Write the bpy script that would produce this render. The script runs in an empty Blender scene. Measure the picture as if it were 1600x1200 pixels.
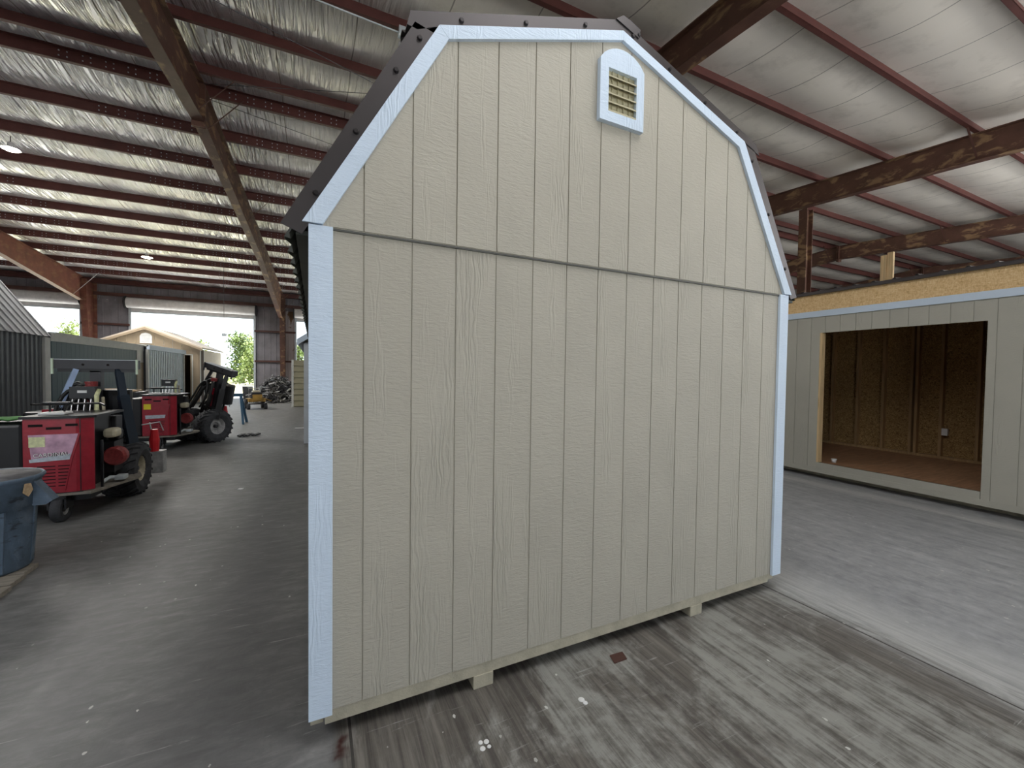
import bpy, math, random
from mathutils import Vector, Matrix
random.seed(4)
S = bpy.context.scene
COL = S.collection
# ---------------------------------------------------------------- camera, sky, light, exposure
cam = bpy.data.cameras.new('camera'); cam_o = bpy.data.objects.new('camera', cam); COL.objects.link(cam_o)
RT = Vector((0.90273994, -0.42998961, 0.01302049)); UP = Vector((-0.00036197, 0.02950783, 0.99956448)); FW = Vector((0.43018655, 0.9023515, -0.02648226))
m = Matrix.Identity(4)
for r in range(3):
    m[r][0] = RT[r]; m[r][1] = UP[r]; m[r][2] = -FW[r]
m[0][3], m[1][3], m[2][3] = 0.018057, -1.865847, 1.56
cam_o.matrix_world = m
cam.sensor_width = 36; cam.lens = 645 / 1600 * 36; cam.clip_start = .02; cam.clip_end = 400
S.camera = cam_o
w = bpy.data.worlds.new('world'); S.world = w; w.use_nodes = True
bg = w.node_tree.nodes['Background']; bg.inputs[0].default_value = (.80, .90, 1, 1); bg.inputs[1].default_value = 2.5
sun = bpy.data.lights.new('sun', 'SUN'); sun.energy = 22.0; sun.angle = .02; sun.color = (1, .95, .86)
sun_o = bpy.data.objects.new('sun', sun); COL.objects.link(sun_o); sun_o.rotation_euler = (math.radians(-14), math.radians(10), 0)
vs = S.view_settings
vs.view_transform = 'Standard'; vs.look = 'None'; vs.exposure = 0.0; vs.gamma = 1.0; vs.use_curve_mapping = False
S.cycles.max_bounces = 8; S.cycles.diffuse_bounces = 5

# ---------------------------------------------------------------- materials
class N:
    def __init__(s, name, rough=.7, metal=0.0, spec=.4):
        s.m = bpy.data.materials.new(name); s.m.use_nodes = True; s.t = s.m.node_tree; s.n = s.t.nodes; s.b = s.n['Principled BSDF']
        s.b.inputs['Roughness'].default_value = rough; s.b.inputs['Metallic'].default_value = metal; s.b.inputs['Specular IOR Level'].default_value = spec
    def add(s, kind, **k):
        o = s.n.new(kind)
        for a, v in k.items():
            if hasattr(o, a): setattr(o, a, v)
        return o
    def L(s, a, b): s.t.links.new(a, b)
    def pos(s, scale=(1, 1, 1), obj=False, rnd=0, rot=(0, 0, 0)):
        if obj: src = s.add('ShaderNodeTexCoord').outputs['Object']
        else: src = s.add('ShaderNodeNewGeometry').outputs['Position']
        if rnd:
            oi = s.add('ShaderNodeObjectInfo'); a = s.add('ShaderNodeVectorMath', operation='MULTIPLY_ADD')
            cv = s.add('ShaderNodeCombineXYZ'); mu = s.add('ShaderNodeMath', operation='MULTIPLY'); mu.inputs[1].default_value = rnd
            s.L(oi.outputs['Random'], mu.inputs[0])
            for i in range(3): s.L(mu.outputs[0], cv.inputs[i])
            ad = s.add('ShaderNodeVectorMath', operation='ADD'); s.L(src, ad.inputs[0]); s.L(cv.outputs[0], ad.inputs[1]); src = ad.outputs[0]
            s.n.remove(a)
        mp = s.add('ShaderNodeMapping'); mp.inputs['Scale'].default_value = scale; mp.inputs['Rotation'].default_value = rot
        s.L(src, mp.inputs[0]); return mp.outputs[0]
    def noise(s, v, scale=1, detail=4, rough=.55, dist=0):
        o = s.add('ShaderNodeTexNoise'); s.L(v, o.inputs['Vector']); o.inputs['Scale'].default_value = scale; o.inputs['Detail'].default_value = detail
        o.inputs['Roughness'].default_value = rough; o.inputs['Distortion'].default_value = dist; return o.outputs['Fac']
    def wave(s, v, scale=1, dist=4, detail=2, axis='X', dscale=1):
        o = s.add('ShaderNodeTexWave'); o.bands_direction = axis; s.L(v, o.inputs['Vector']); o.inputs['Scale'].default_value = scale
        o.inputs['Distortion'].default_value = dist; o.inputs['Detail'].default_value = detail; o.inputs['Detail Scale'].default_value = dscale; return o.outputs['Fac']
    def ramp(s, f, *st):
        o = s.add('ShaderNodeValToRGB'); e = o.color_ramp.elements
        while len(e) < len(st): e.new(.5)
        for i, (p, c) in enumerate(st):
            e[i].position = p
            if not isinstance(c, tuple): c = (c, c, c)
            e[i].color = (*c[:3], 1)
        s.L(f, o.inputs[0]); return o.outputs[0]
    def mix(s, f, a, b, mode='MIX'):
        o = s.add('ShaderNodeMix', data_type='RGBA', blend_type=mode)
        for i, v in ((0, f), (6, a), (7, b)):
            if hasattr(v, 'is_linked'): s.L(v, o.inputs[i])
            elif i == 0: o.inputs[0].default_value = v
            else: o.inputs[i].default_value = (*v, 1)
        return o.outputs[2]
    def math(s, op, a, b=0.0, clamp=False):
        o = s.add('ShaderNodeMath', operation=op); o.use_clamp = clamp
        for i, v in enumerate((a, b)):
            if hasattr(v, 'is_linked'): s.L(v, o.inputs[i])
            else: o.inputs[i].default_value = v
        return o.outputs[0]
    def xyz(s):
        g = s.add('ShaderNodeNewGeometry'); q = s.add('ShaderNodeSeparateXYZ'); s.L(g.outputs['Position'], q.inputs[0]); return q.outputs
    def col(s, c):
        if hasattr(c, 'is_linked'): s.L(c, s.b.inputs['Base Color'])
        else: s.b.inputs['Base Color'].default_value = (*c, 1)
        return s
    def bump(s, h, strength=.5, dist=.01):
        o = s.add('ShaderNodeBump'); o.inputs['Strength'].default_value = strength; o.inputs['Distance'].default_value = dist
        s.L(h, o.inputs['Height']); s.L(o.outputs[0], s.b.inputs['Normal']); return s

def plain(name, c, rough=.7, metal=0, var=.12, scale=6, bump=0, spec=.4):
    k = N(name, rough, metal, spec); v = k.pos((1, 1, 1), obj=False)
    f = k.noise(v, scale, 4)
    k.col(k.ramp(f, (.3, tuple(x * (1 - var) for x in c)), (.7, tuple(min(1, x * (1 + var)) for x in c))))
    if bump: k.bump(k.noise(v, scale * 8, 3), bump, .004)
    return k.m

def wood_emboss(name, c, boost=1.0, rough=.55, axis='xz'):
    """painted engineered siding: pressed cedar grain, ripples across and cathedral figures"""
    k = N(name, rough, 0, .35)
    v = k.pos((1, 1, 1), rnd=37.0)
    g1 = k.noise(k.pos((22, 22, 95), rnd=37.0), 1, 3, .6, .6)                       # cross ripples (saw texture)
    g2 = k.wave(k.pos((1, 1, .16), rnd=37.0), 14, 12, 4, 'X', 2.2)                    # vertical figure
    g3 = k.noise(k.pos((7, 7, .9), rnd=37.0), 1, 2)
    msk = k.ramp(g3, (.54, 0.0), (.66, .8))
    h = k.mix(msk, g1, g2)
    f = k.noise(v, 2.2, 3)
    k.col(k.ramp(f, (.3, tuple(x * .96 for x in c)), (.7, tuple(x * 1.04 for x in c))))
    k.bump(h, .55 * boost, .0055)
    return k.m

M = {}
M['siding'] = wood_emboss('beige_siding_paint', (.478, .446, .372), 1.2)
M['trim'] = wood_emboss('white_trim_paint', (.66, .77, .90), 1.0)
M['siding2'] = wood_emboss('greige_siding_paint', (.47, .455, .39), .9)
M['bronze'] = plain('dark_bronze_metal', (.095, .085, .085), .38, .6, .06, 3)
M['screw'] = plain('screw_metal', (.05, .045, .045), .4, .7)
M['flash'] = plain('z_flashing_paint', (.10, .10, .09), .6)
M['louver'] = plain('tan_louver', (.50, .46, .31), .6, 0, .05)
M['skid'] = plain('painted_skid', (.46, .42, .32), .75, 0, .15, 12, .5)
M['under'] = plain('roof_underside', (.055, .06, .05), .6)
def osb():
    k = N('oriented_strand_board', .7)
    a = k.noise(k.pos((14, 9, 75)), 1, 3, .6, 2.0); b = k.noise(k.pos((50, 50, 20)), 1, 2, .6, 1.5)
    f = k.math('MULTIPLY_ADD', a, .5); f = k.mix(.5, a, b)
    k.col(k.ramp(f, (.30, (.52, .30, .12)), (.48, (.80, .54, .26)), (.62, (.92, .70, .40)))); k.bump(f, .4, .004); return k.m
M['osb'] = osb()
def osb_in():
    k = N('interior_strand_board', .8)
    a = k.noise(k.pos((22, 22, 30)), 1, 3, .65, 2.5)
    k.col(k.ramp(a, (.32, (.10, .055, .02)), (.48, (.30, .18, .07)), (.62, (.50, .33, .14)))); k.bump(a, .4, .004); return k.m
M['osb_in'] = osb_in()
def wood(name, c, sc=(40, 40, 2.5), var=.3):
    k = N(name, .7); a = k.noise(k.pos(sc, rnd=11.0), 1, 4, .6, .8)
    k.col(k.ramp(a, (.3, tuple(x * (1 - var) for x in c)), (.7, tuple(min(1, x * (1 + var * .6)) for x in c)))); k.bump(a, .3, .002); return k.m
M['stud'] = wood('stud_wood', (.42, .27, .13))
M['pine'] = wood('fresh_pine', (.72, .52, .28))
M['ply'] = wood('plywood_floor', (.40, .22, .12), (3, 30, 3))
M['oldwood'] = wood('weathered_wood', (.28, .25, .21), (3, 40, 40))
def floor_mat():
    k = N('worn_concrete', .55, 0, .35)
    x, y, z = k.xyz()
    fine = k.noise(k.pos((1, 1, 1)), 9, 8, .7)
    big = k.noise(k.pos((1, 1, 1)), .55, 5, .6, .4)
    streak = k.noise(k.pos((34, 1.7, 1), rot=(0, 0, math.radians(-3))), 1, 6, .72, .5)
    streak2 = k.noise(k.pos((9, 2.2, 1)), 1, 7, .75, .8)
    base = k.ramp(big, (.3, (.125, .125, .124)), (.7, (.24, .24, .238)))
    base = k.mix(.45, base, k.ramp(fine, (.3, (.08, .08, .08)), (.7, (.34, .34, .335))))
    mott = k.noise(k.pos((2.2, 6, 1), rot=(0, 0, math.radians(20))), 2.2, 6, .72, .5)
    base = k.mix(.4, base, k.ramp(mott, (.32, (.07, .068, .064)), (.5, (.17, .168, .162)), (.70, (.36, .355, .34))))
    # paler concrete east of the barn shed
    xe = k.math('ADD', x, k.math('MULTIPLY', k.math('SUBTRACT', streak2, .5), .55))
    pale = k.ramp(k.math('DIVIDE', xe, 10), (.300, 0.0), (.335, 1.0))
    palec = k.mix(.5, k.ramp(streak2, (.3, (.20, .205, .21)), (.7, (.50, .505, .51))), k.ramp(fine, (.3, (.17, .175, .18)), (.7, (.48, .485, .49))))
    base = k.mix(pale, base, palec)
    # bright scuffed lane at x=3.2 and chalky band by the second shed
    for c0, wd, amt in ((3.22, .22, .75), (6.62, .09, .8)):
        d = k.math('ABSOLUTE', k.math('SUBTRACT', xe, c0)); f = k.math('MULTIPLY', k.ramp(k.math('DIVIDE', d, wd * 2), (.15, 1.0), (1.0, 0.0)), k.ramp(streak, (.35, .35), (.6, 1.0)))
        base = k.mix(k.math('MULTIPLY', f, amt), base, (.56, .56, .54))
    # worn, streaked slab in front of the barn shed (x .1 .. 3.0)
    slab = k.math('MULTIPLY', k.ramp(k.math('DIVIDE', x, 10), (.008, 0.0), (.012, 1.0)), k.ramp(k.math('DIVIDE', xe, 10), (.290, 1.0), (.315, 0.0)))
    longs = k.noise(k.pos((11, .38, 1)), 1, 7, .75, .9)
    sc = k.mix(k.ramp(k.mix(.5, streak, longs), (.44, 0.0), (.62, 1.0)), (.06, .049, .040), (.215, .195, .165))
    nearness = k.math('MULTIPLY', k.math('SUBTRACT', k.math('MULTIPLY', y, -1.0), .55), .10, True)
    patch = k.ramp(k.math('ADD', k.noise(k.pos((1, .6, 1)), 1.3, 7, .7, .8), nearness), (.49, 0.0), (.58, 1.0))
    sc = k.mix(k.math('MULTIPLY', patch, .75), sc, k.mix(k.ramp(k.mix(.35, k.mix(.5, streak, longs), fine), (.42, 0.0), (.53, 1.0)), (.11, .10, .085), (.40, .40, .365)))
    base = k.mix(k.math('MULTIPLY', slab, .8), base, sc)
    # dark soft-edged lane beside the barn shed
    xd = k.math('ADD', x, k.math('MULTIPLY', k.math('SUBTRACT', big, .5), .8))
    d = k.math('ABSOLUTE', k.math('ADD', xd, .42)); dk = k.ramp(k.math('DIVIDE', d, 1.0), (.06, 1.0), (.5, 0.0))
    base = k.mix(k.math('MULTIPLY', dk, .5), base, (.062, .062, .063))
    # rust coloured stain in the joint near x=.1
    d = k.math('ABSOLUTE', k.math('SUBTRACT', k.math('ADD', x, k.math('MULTIPLY', k.math('SUBTRACT', streak2, .5), .12)), .115)); st = k.math('MULTIPLY', k.ramp(k.math('DIVIDE', d, .1), (.1, 1.0), (.5, 0.0)), k.ramp(k.noise(k.pos((1, 1, 1)), 6, 3), (.5, 0.0), (.6, 1.0)))
    base = k.mix(st, base, (.05, .015, .012))
    # saw joints
    for jx in (.155, 3.04):
        d = k.math('ABSOLUTE', k.math('SUBTRACT', x, jx)); base = k.mix(k.math('LESS_THAN', d, .006), base, (.06, .055, .05))
    # paint and plaster specks
    vo = k.add('ShaderNodeTexVoronoi'); k.L(k.pos((11, 7, 1)), vo.inputs['Vector']); vo.inputs['Scale'].default_value = 1; vo.inputs['Randomness'].default_value = 1
    wob = k.math('ADD', vo.outputs['Distance'], k.math('MULTIPLY', k.math('SUBTRACT', k.noise(k.pos((1, 1, 1)), 60, 3), .5), .16))
    sp = k.math('MULTIPLY', k.math('LESS_THAN', wob, .075), k.ramp(k.noise(k.pos((1, 1, 1)), 1.3, 2), (.50, 0.0), (.58, 1.0)))
    base = k.mix(sp, base, (.62, .62, .58))
    # thin pale scratches
    s3 = k.noise(k.pos((2.5, 40, 1), rot=(0, 0, math.radians(55))), 1, 4, .7, .6)
    base = k.mix(k.math('MULTIPLY', k.ramp(s3, (.63, 0.0), (.72, .7)), 1.0), base, (.42, .42, .40))
    k.col(base)
    k.L(k.ramp(fine, (.3, .42), (.7, .68)), k.b.inputs['Roughness'])
    k.bump(k.mix(.5, fine, streak), .28, .006)
    return k.m
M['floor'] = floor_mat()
def insul():
    k = N('vinyl_faced_insulation', .42, .0, .5)
    x, y, z = k.xyz()
    wr = k.noise(k.pos((15, 1.1, 1), rot=(0, 0, math.radians(9))), 1, 3, .5, .3)
    wr2 = k.noise(k.pos((5, 1.6, 1)), 1, 3, .5)
    west = k.ramp(k.math('DIVIDE', k.math('ADD', x, 10), 20), (.42, 1.0), (.60, .0))
    fw = k.ramp(wr, (.42, 0.0), (.62, 1.0))
    h = k.mix(west, k.math('MULTIPLY', wr2, .25), k.math('ADD', fw, k.math('MULTIPLY', wr2, .4)))
    k.bump(h, .9, .05)
    seam = k.math('ABSOLUTE', k.math('SUBTRACT', k.math('FRACT', k.math('DIVIDE', x, 1.22)), .5))
    c = k.mix(k.math('LESS_THAN', seam, .008), k.mix(west, (.80, .75, .67), (.86, .86, .87)), (.36, .33, .29))
    gr = k.noise(k.pos((1, 1, 1)), 1.6, 5, .65)
    c = k.mix(k.ramp(gr, (.52, 0.0), (.8, .5)), c, (.33, .29, .23))
    k.col(c)
    k.L(k.ramp(west, (0, .55), (1, .30)), k.b.inputs['Roughness']); k.L(k.math('MULTIPLY', west, .6), k.b.inputs['Metallic'])
    return k.m
M['insul'] = insul()
def primer(name, c, patch=0.0):
    k = N(name, .55, 0, .4)
    f = k.noise(k.pos((1, 1, 1)), 3, 5, .65)
    cc = k.ramp(f, (.3, tuple(q * .75 for q in c)), (.7, tuple(q * 1.2 for q in c)))
    if patch:
        p = k.noise(k.pos((1.4, .9, 2.2)), 2.3, 4, .6, .4)
        cc = k.mix(k.math('MULTIPLY', k.ramp(p, (.53, 0.0), (.62, 1.0)), patch), cc, (.30, .19, .10))
    k.col(cc); return k.m
M['purlin'] = primer('red_oxide_purlin', (.10, .033, .027))
M['rafter'] = primer('brown_primer_rafter', (.105, .05, .035), .8)
M['rafter2'] = primer('rust_red_rafter', (.19, .072, .05), .35)
M['girt'] = primer('brown_girt', (.10, .045, .035))
M['wallmetal'] = plain('grey_wall_metal', (.22, .21, .23), .6, 0, .2, 2)
def stained():
    k = N('stained_wall_liner', .7)
    p = k.noise(k.pos((1.6, 1, .8)), 1.3, 5, .6, .6)
    k.col(k.ramp(p, (.40, (.42, .37, .37)), (.56, (.46, .41, .40)), (.60, (.20, .11, .05)), (.75, (.12, .07, .04)))); return k.m
M['stained'] = stained()
M['drum'] = plain('white_roller_door', (.68, .67, .66), .5)
M['galv'] = plain('galvanised_metal', (.55, .60, .63), .4, .3)
M['darkmetal'] = plain('black_steel', (.012, .012, .014), .38, .1, .2, spec=.5)
M['gunmetal'] = plain('dark_grey_steel', (.055, .055, .06), .42, .3)
def redp():
    k = N('red_machine_paint', .32, 0, .5); f = k.noise(k.pos((1, 1, 1)), 14, 5, .6)
    k.col(k.ramp(f, (.3, (.27, .004, .018)), (.72, (.38, .012, .03)))); return k.m
M['red'] = redp()
M['brightred'] = plain('bright_red_paint', (.62, .02, .03), .35)
M['redcover'] = plain('dull_red_engine_cover', (.26, .04, .04), .5, 0, .3, 40)
M['cream'] = plain('cream_tank', (.62, .57, .42), .4)
M['chrome'] = plain('chrome', (.75, .75, .76), .22, .9)
M['label_y'] = plain('yellow_label', (.85, .70, .03), .5, 0, .06)
M['label_p'] = plain('pale_yellow_label', (.70, .72, .42), .4, 0, .2, 30)
M['label_g'] = plain('silver_stripe', (.50, .55, .62), .4, 0, .2, 30)
M['dusty'] = plain('dusty_pink_film', (.55, .33, .45), .35, 0, .3, 12)
M['slot'] = plain('slot_black', (.01, .006, .006), .9)
M['deck'] = plain('dusty_deck_steel', (.24, .22, .19), .6, 0, .3, 14)
M['tire'] = plain('tyre_rubber', (.05, .052, .058), .8, 0, .3, 14, .4)
M['rim'] = plain('tan_rim', (.42, .38, .28), .5, .1, .3, 12)
M['rim2'] = plain('grey_rim', (.42, .42, .42), .5, .2, .3, 12)
M['hose'] = plain('black_hose', (.015, .015, .015), .5)
M['palegreen'] = plain('pale_end_cap', (.72, .85, .66), .5)
M['paleblue'] = plain('pale_blue_leg_face', (.42, .55, .80), .35)
M['navy'] = plain('navy_leg', (.02, .032, .05), .35)
M['blue'] = plain('blue_leg_paint', (.05, .13, .22), .5)
def can_mat():
    k = N('blue_grey_plastic', .5, 0, .4); f = k.noise(k.pos((1, 1, .6)), 5, 6, .65, .5); g = k.noise(k.pos((1, 1, 3)), 9, 4, .6)
    c = k.ramp(f, (.35, (.075, .105, .145)), (.55, (.115, .165, .23)), (.72, (.22, .28, .36)))
    c = k.mix(k.ramp(g, (.58, 0.0), (.68, .8)), c, (.03, .035, .04)); k.col(c); return k.m
M['can'] = can_mat()
M['cangrey'] = plain('grey_plastic', (.17, .18, .19), .6)
M['can_in'] = plain('grey_inside', (.16, .16, .17), .7, 0, .4, 10)
M['tape'] = plain('brown_paper_patch', (.50, .36, .22), .8, 0, .3, 30)
M['greenrag'] = plain('green_cloth', (.12, .30, .10), .9)
M['white'] = plain('white_plastic', (.8, .8, .79), .5, 0, .04)
M['grey_shed'] = plain('charcoal_ribbed_metal', (.105, .115, .125), .5, .1)
M['grey_roof'] = plain('light_grey_roof_metal', (.33, .34, .35), .5, .1)
M['creamtrim'] = plain('offwhite_trim', (.62, .63, .60), .6, 0, .06)
M['teal'] = wood_emboss('teal_siding_paint', (.055, .10, .115), .4)
M['tan'] = wood_emboss('tan_siding_paint', (.33, .26, .18), .4)
M['tan2'] = plain('pale_tan_siding', (.55, .48, .40), .6, 0, .06)
M['silver'] = plain('silver_ribbed_metal', (.50, .58, .63), .4, .2)
M['darkin'] = plain('dark_interior', (.05, .03, .02), .9)
M['palesid'] = plain('pale_grey_siding', (.62, .67, .72), .6, 0, .05)
M['khaki'] = plain('khaki_lap_siding', (.32, .30, .20), .6, 0, .05)
M['yellow'] = plain('yellow_mower_paint', (.36, .22, .05), .5, 0, .3)
M['scrap'] = plain('scrap_metal', (.20, .20, .20), .4, .5, .6, 3)
M['scrapw'] = plain('pale_scrap', (.6, .6, .6), .5, .1, .2)
M['scrapb'] = plain('black_scrap', (.03, .03, .035), .6, 0, .3)
def grass():
    k = N('field_grass', .9); f = k.noise(k.pos((1, 1, 1)), .35, 6, .7); g = k.noise(k.pos((.3, 3, 1)), .25, 4)
    c = k.ramp(f, (.35, (.30, .32, .16)), (.65, (.48, .48, .30))); c = k.mix(k.ramp(g, (.5, 0.0), (.58, .9)), c, (.55, .47, .30)); k.col(c); return k.m
M['grass'] = grass()
M['apron'] = plain('concrete_apron', (.64, .65, .67), .8, 0, .1, 2)
def leaf(n, c):
    k = N(n, .7); oi = k.noise(k.pos((1, 1, 1)), .9, 4); k.col(k.ramp(oi, (.3, tuple(q * .55 for q in c)), (.7, tuple(q * 1.4 for q in c))))
    return k.m
M['leaf'] = leaf('pine_foliage', (.13, .19, .06)); M['leaf2'] = leaf('bright_foliage', (.19, .25, .08)); M['bark'] = plain('bark', (.12, .09, .06), .9)
def emit(name, c, s):
    k = N(name); k.b.inputs['Emission Color'].default_value = (*c, 1); k.b.inputs['Emission Strength'].default_value = s; k.col(c); return k.m
M['lamp'] = emit('lamp_glow', (1, .95, .82), 30)

# ---------------------------------------------------------------- mesh helpers
class MB:
    def __init__(s): s.v = []; s.f = []
    def add(s, vs, fs):
        o = len(s.v); s.v += [tuple(p) for p in vs]; s.f += [tuple(i + o for i in q) for q in fs]; return s
    def box(s, a, b):
        x0, y0, z0 = a; x1, y1, z1 = b
        return s.add([(x0, y0, z0), (x1, y0, z0), (x1, y1, z0), (x0, y1, z0), (x0, y0, z1), (x1, y0, z1), (x1, y1, z1), (x0, y1, z1)],
                     [(0, 3, 2, 1), (4, 5, 6, 7), (0, 1, 5, 4), (1, 2, 6, 5), (2, 3, 7, 6), (3, 0, 4, 7)])
    def prism(s, poly, a, b, axis='y'):
        """poly: 2d points; axis y -> (x,z), axis x -> (y,z), axis z -> (x,y)"""
        n = len(poly)
        P = {'y': lambda p, t: (p[0], t, p[1]), 'x': lambda p, t: (t, p[0], p[1]), 'z': lambda p, t: (p[0], p[1], t)}[axis]
        return s.add([P(p, a) for p in poly] + [P(p, b) for p in poly], [tuple(range(n)), tuple(range(2 * n - 1, n - 1, -1))] + [(i, i + n, (i + 1) % n + n, (i + 1) % n) for i in range(n)])
    def bar(s, p, q, wx=.02, wz=None, up=(0, 0, 1)):
        wz = wz or wx; p = Vector(p); q = Vector(q); d = (q - p).normalized(); u = Vector(up)
        if abs(d.dot(u)) > .98: u = Vector((1, 0, 0))
        a = d.cross(u).normalized() * wx / 2; b = a.cross(d).normalized() * wz / 2
        return s.add([p - a - b, p + a - b, p + a + b, p - a + b, q - a - b, q + a - b, q + a + b, q - a + b],
                     [(0, 3, 2, 1), (4, 5, 6, 7), (0, 1, 5, 4), (1, 2, 6, 5), (2, 3, 7, 6), (3, 0, 4, 7)])
    def tube(s, pts, r=.01, n=8):
        pts = [Vector(p) for p in pts]; ring = []
        for i, p in enumerate(pts):
            d = (pts[min(i + 1, len(pts) - 1)] - pts[max(i - 1, 0)]).normalized(); u = Vector((0, 0, 1)) if abs(d.z) < .95 else Vector((1, 0, 0))
            a = d.cross(u).normalized(); b = d.cross(a); rr = r[i] if isinstance(r, (list, tuple)) else r
            ring.append([p + (a * math.cos(t) + b * math.sin(t)) * rr for t in [k * 2 * math.pi / n for k in range(n)]])
        vs = [v for g in ring for v in g]; fs = []
        for i in range(len(pts) - 1):
            for k in range(n): fs.append((i * n + k, i * n + (k + 1) % n, (i + 1) * n + (k + 1) % n, (i + 1) * n + k))
        fs += [tuple(range(n))[::-1], tuple(range((len(pts) - 1) * n, len(pts) * n))]
        return s.add(vs, fs)
    def lathe(s, prof, c=(0, 0, 0), axis='z', n=24, closed=False):
        """prof: (radius, height)"""
        vs = []
        for r, h in prof:
            for k in range(n):
                t = 2 * math.pi * k / n; a, b = r * math.cos(t), r * math.sin(t)
                vs.append({'z': (c[0] + a, c[1] + b, c[2] + h), 'x': (c[0] + h, c[1] + a, c[2] + b), 'y': (c[0] + a, c[1] + h, c[2] + b)}[axis])
        fs = []; m_ = len(prof); rng = m_ if closed else m_ - 1
        for i in range(rng):
            j = (i + 1) % m_
            for k in range(n): fs.append((i * n + k, i * n + (k + 1) % n, j * n + (k + 1) % n, j * n + k))
        if not closed:
            if prof[0][0] > 1e-4: fs.append(tuple(range(n))[::-1])
            if prof[-1][0] > 1e-4: fs.append(tuple(range((m_ - 1) * n, m_ * n)))
        return s.add(vs, fs)
    def ribs(s, p0, du, dv, nv, depth=.02, pitch=.2286, rib=.05, thick=.004):
        """ribbed metal sheet: origin p0, du across the ribs, dv along them, nv outward normal"""
        p0 = Vector(p0); du = Vector(du); dv = Vector(dv); nv = Vector(nv).normalized(); Lx = du.length; e = du / Lx
        pr = [(0, 0)]; x = pitch * .5
        while x + rib < Lx:
            pr += [(x - rib * .5, 0), (x - rib * .22, depth), (x + rib * .22, depth), (x + rib * .5, 0)]; x += pitch
        pr.append((Lx, 0)); n = len(pr); vs = []
        for off in (0, -thick):
            for t in (0, 1):
                for a, b in pr: vs.append(p0 + e * a + nv * (b + off) + dv * t)
        fs = []
        for i in range(n - 1):
            fs.append((i, i + 1, n + i + 1, n + i)); fs.append((2 * n + i, 3 * n + i, 3 * n + i + 1, 2 * n + i + 1))
            fs.append((i, 2 * n + i, 2 * n + i + 1, i + 1)); fs.append((n + i, n + i + 1, 3 * n + i + 1, 3 * n + i))
        return s.add(vs, fs)
    def mesh(s, name, mat, smooth=False, recalc=True):
        me = bpy.data.meshes.new(name); me.from_pydata(s.v, [], s.f); me.materials.append(M[mat] if isinstance(mat, str) else mat)
        if recalc:
            import bmesh
            b = bmesh.new(); b.from_mesh(me); bmesh.ops.recalc_face_normals(b, faces=b.faces); b.to_mesh(me); b.free()
        if smooth:
            for p in me.polygons: p.use_smooth = True
        me.update(); return me
    def build(s, name, mat, parent=None, smooth=False, bevel=0, recalc=True):
        o = bpy.data.objects.new(name, s.mesh(name, mat, smooth, recalc)); COL.objects.link(o)
        if parent: o.parent = parent
        if bevel:
            b = o.modifiers.new('bevel', 'BEVEL'); b.width = bevel; b.segments = 2; b.limit_method = 'ANGLE'
        return o

def empty(name, loc=(0, 0, 0), rz=0):
    o = bpy.data.objects.new(name, None); COL.objects.link(o); o.location = loc; o.rotation_euler.z = rz; o.empty_display_size = .1; return o
def tag(o, label=None, cat=None, group=None, kind=None):
    if label: o['label'] = label
    if cat: o['category'] = cat
    if group: o['group'] = group
    if kind: o['kind'] = kind
    return o
def thing(name, label, cat, loc=(0, 0, 0), rz=0, group=None): return tag(empty(name, loc, rz), label, cat, group)
def struct(o): o['kind'] = 'structure'; return o
def kids(o): return [c for c in bpy.data.objects if c.parent == o]
def copy_tree(o, parent=None):
    c = o.copy(); COL.objects.link(c)
    if parent: c.parent = parent
    for ch in kids(o): copy_tree(ch, c)
    return c

# ================================================================ SETTING
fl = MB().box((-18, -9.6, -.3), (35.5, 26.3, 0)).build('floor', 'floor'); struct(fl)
g = MB().box((-140, -90, -.5), (160, 160, -.12)).build('ground', 'grass'); struct(g)
a = MB().box((-18, 26.3, -.3), (35.5, 30.5, -.02)).build('trim_1', 'apron'); struct(a); a['label'] = 'pale concrete apron outside the roll-up doors'
a = MB().box((-40, -60, -.3), (60, -9.6, -.02)).build('trim_3', 'apron'); struct(a); a['label'] = 'unseen pale gravel yard, added to bounce neutral light into the open side of the hall'  # yard ground added out of view so the bounced light stays neutral

RY, ZR, SL = 8.15, 7.13, .0773
def zb(y): return ZR - SL * abs(y - RY)
FARY = [8.5 + 1.524 * k for k in range(11)]
NEARY = [7.8, 6.32, 4.87, 3.39, 1.88, .41, -1.1, -2.6, -4.1, -5.6, -7.1, -8.6]
X0, X1 = -17.6, 35.2
PH = .20
roofp = [(-9.8, zb(-9.8) + .26), (RY, ZR + .3), (26.2, zb(26.2) + .26)]
ceil = MB().prism([roofp[0], roofp[1], roofp[2], (26.2, zb(26.2) + .34), (RY, ZR + .38), (-9.8, zb(-9.8) + .34)], X0, X1, 'x').build('ceiling', 'grey_roof'); struct(ceil)
# insulation blankets, sagging between purlins
ys = sorted(FARY + NEARY + [25.5])
def blanket(ya, yb):
    mb = MB(); nx, ny = 132, 8; vs = []; fs = []
    for i in range(nx + 1):
        x = X0 + (X1 - X0) * i / nx
        for j in range(ny + 1):
            t = j / ny; y = ya + (yb - ya) * t
            sag = .085 * min(1, (yb - ya) / 1.4) * math.sin(math.pi * t) * (1 + .35 * math.sin(x * 1.7 + ya * 3) + .15 * math.sin(x * 5.3 + ya))
            wr = .014 * math.sin(x * 9 + 2 * t + ya * 5) * math.sin(math.pi * t) * (1 if x < 0 else .25)
            vs.append((x, y, zb(y) + PH + .012 - sag + wr))
    for i in range(nx):
        for j in range(ny): fs.append((i * (ny + 1) + j, (i + 1) * (ny + 1) + j, (i + 1) * (ny + 1) + j + 1, i * (ny + 1) + j + 1))
    mb.add(vs, fs); return mb.build('insulation_blanket', 'insul', ceil, smooth=True, recalc=False)
for ya, yb in zip(ys[:-1], ys[1:]): blanket(ya, yb)
blanket(-9.7, ys[0])
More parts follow.
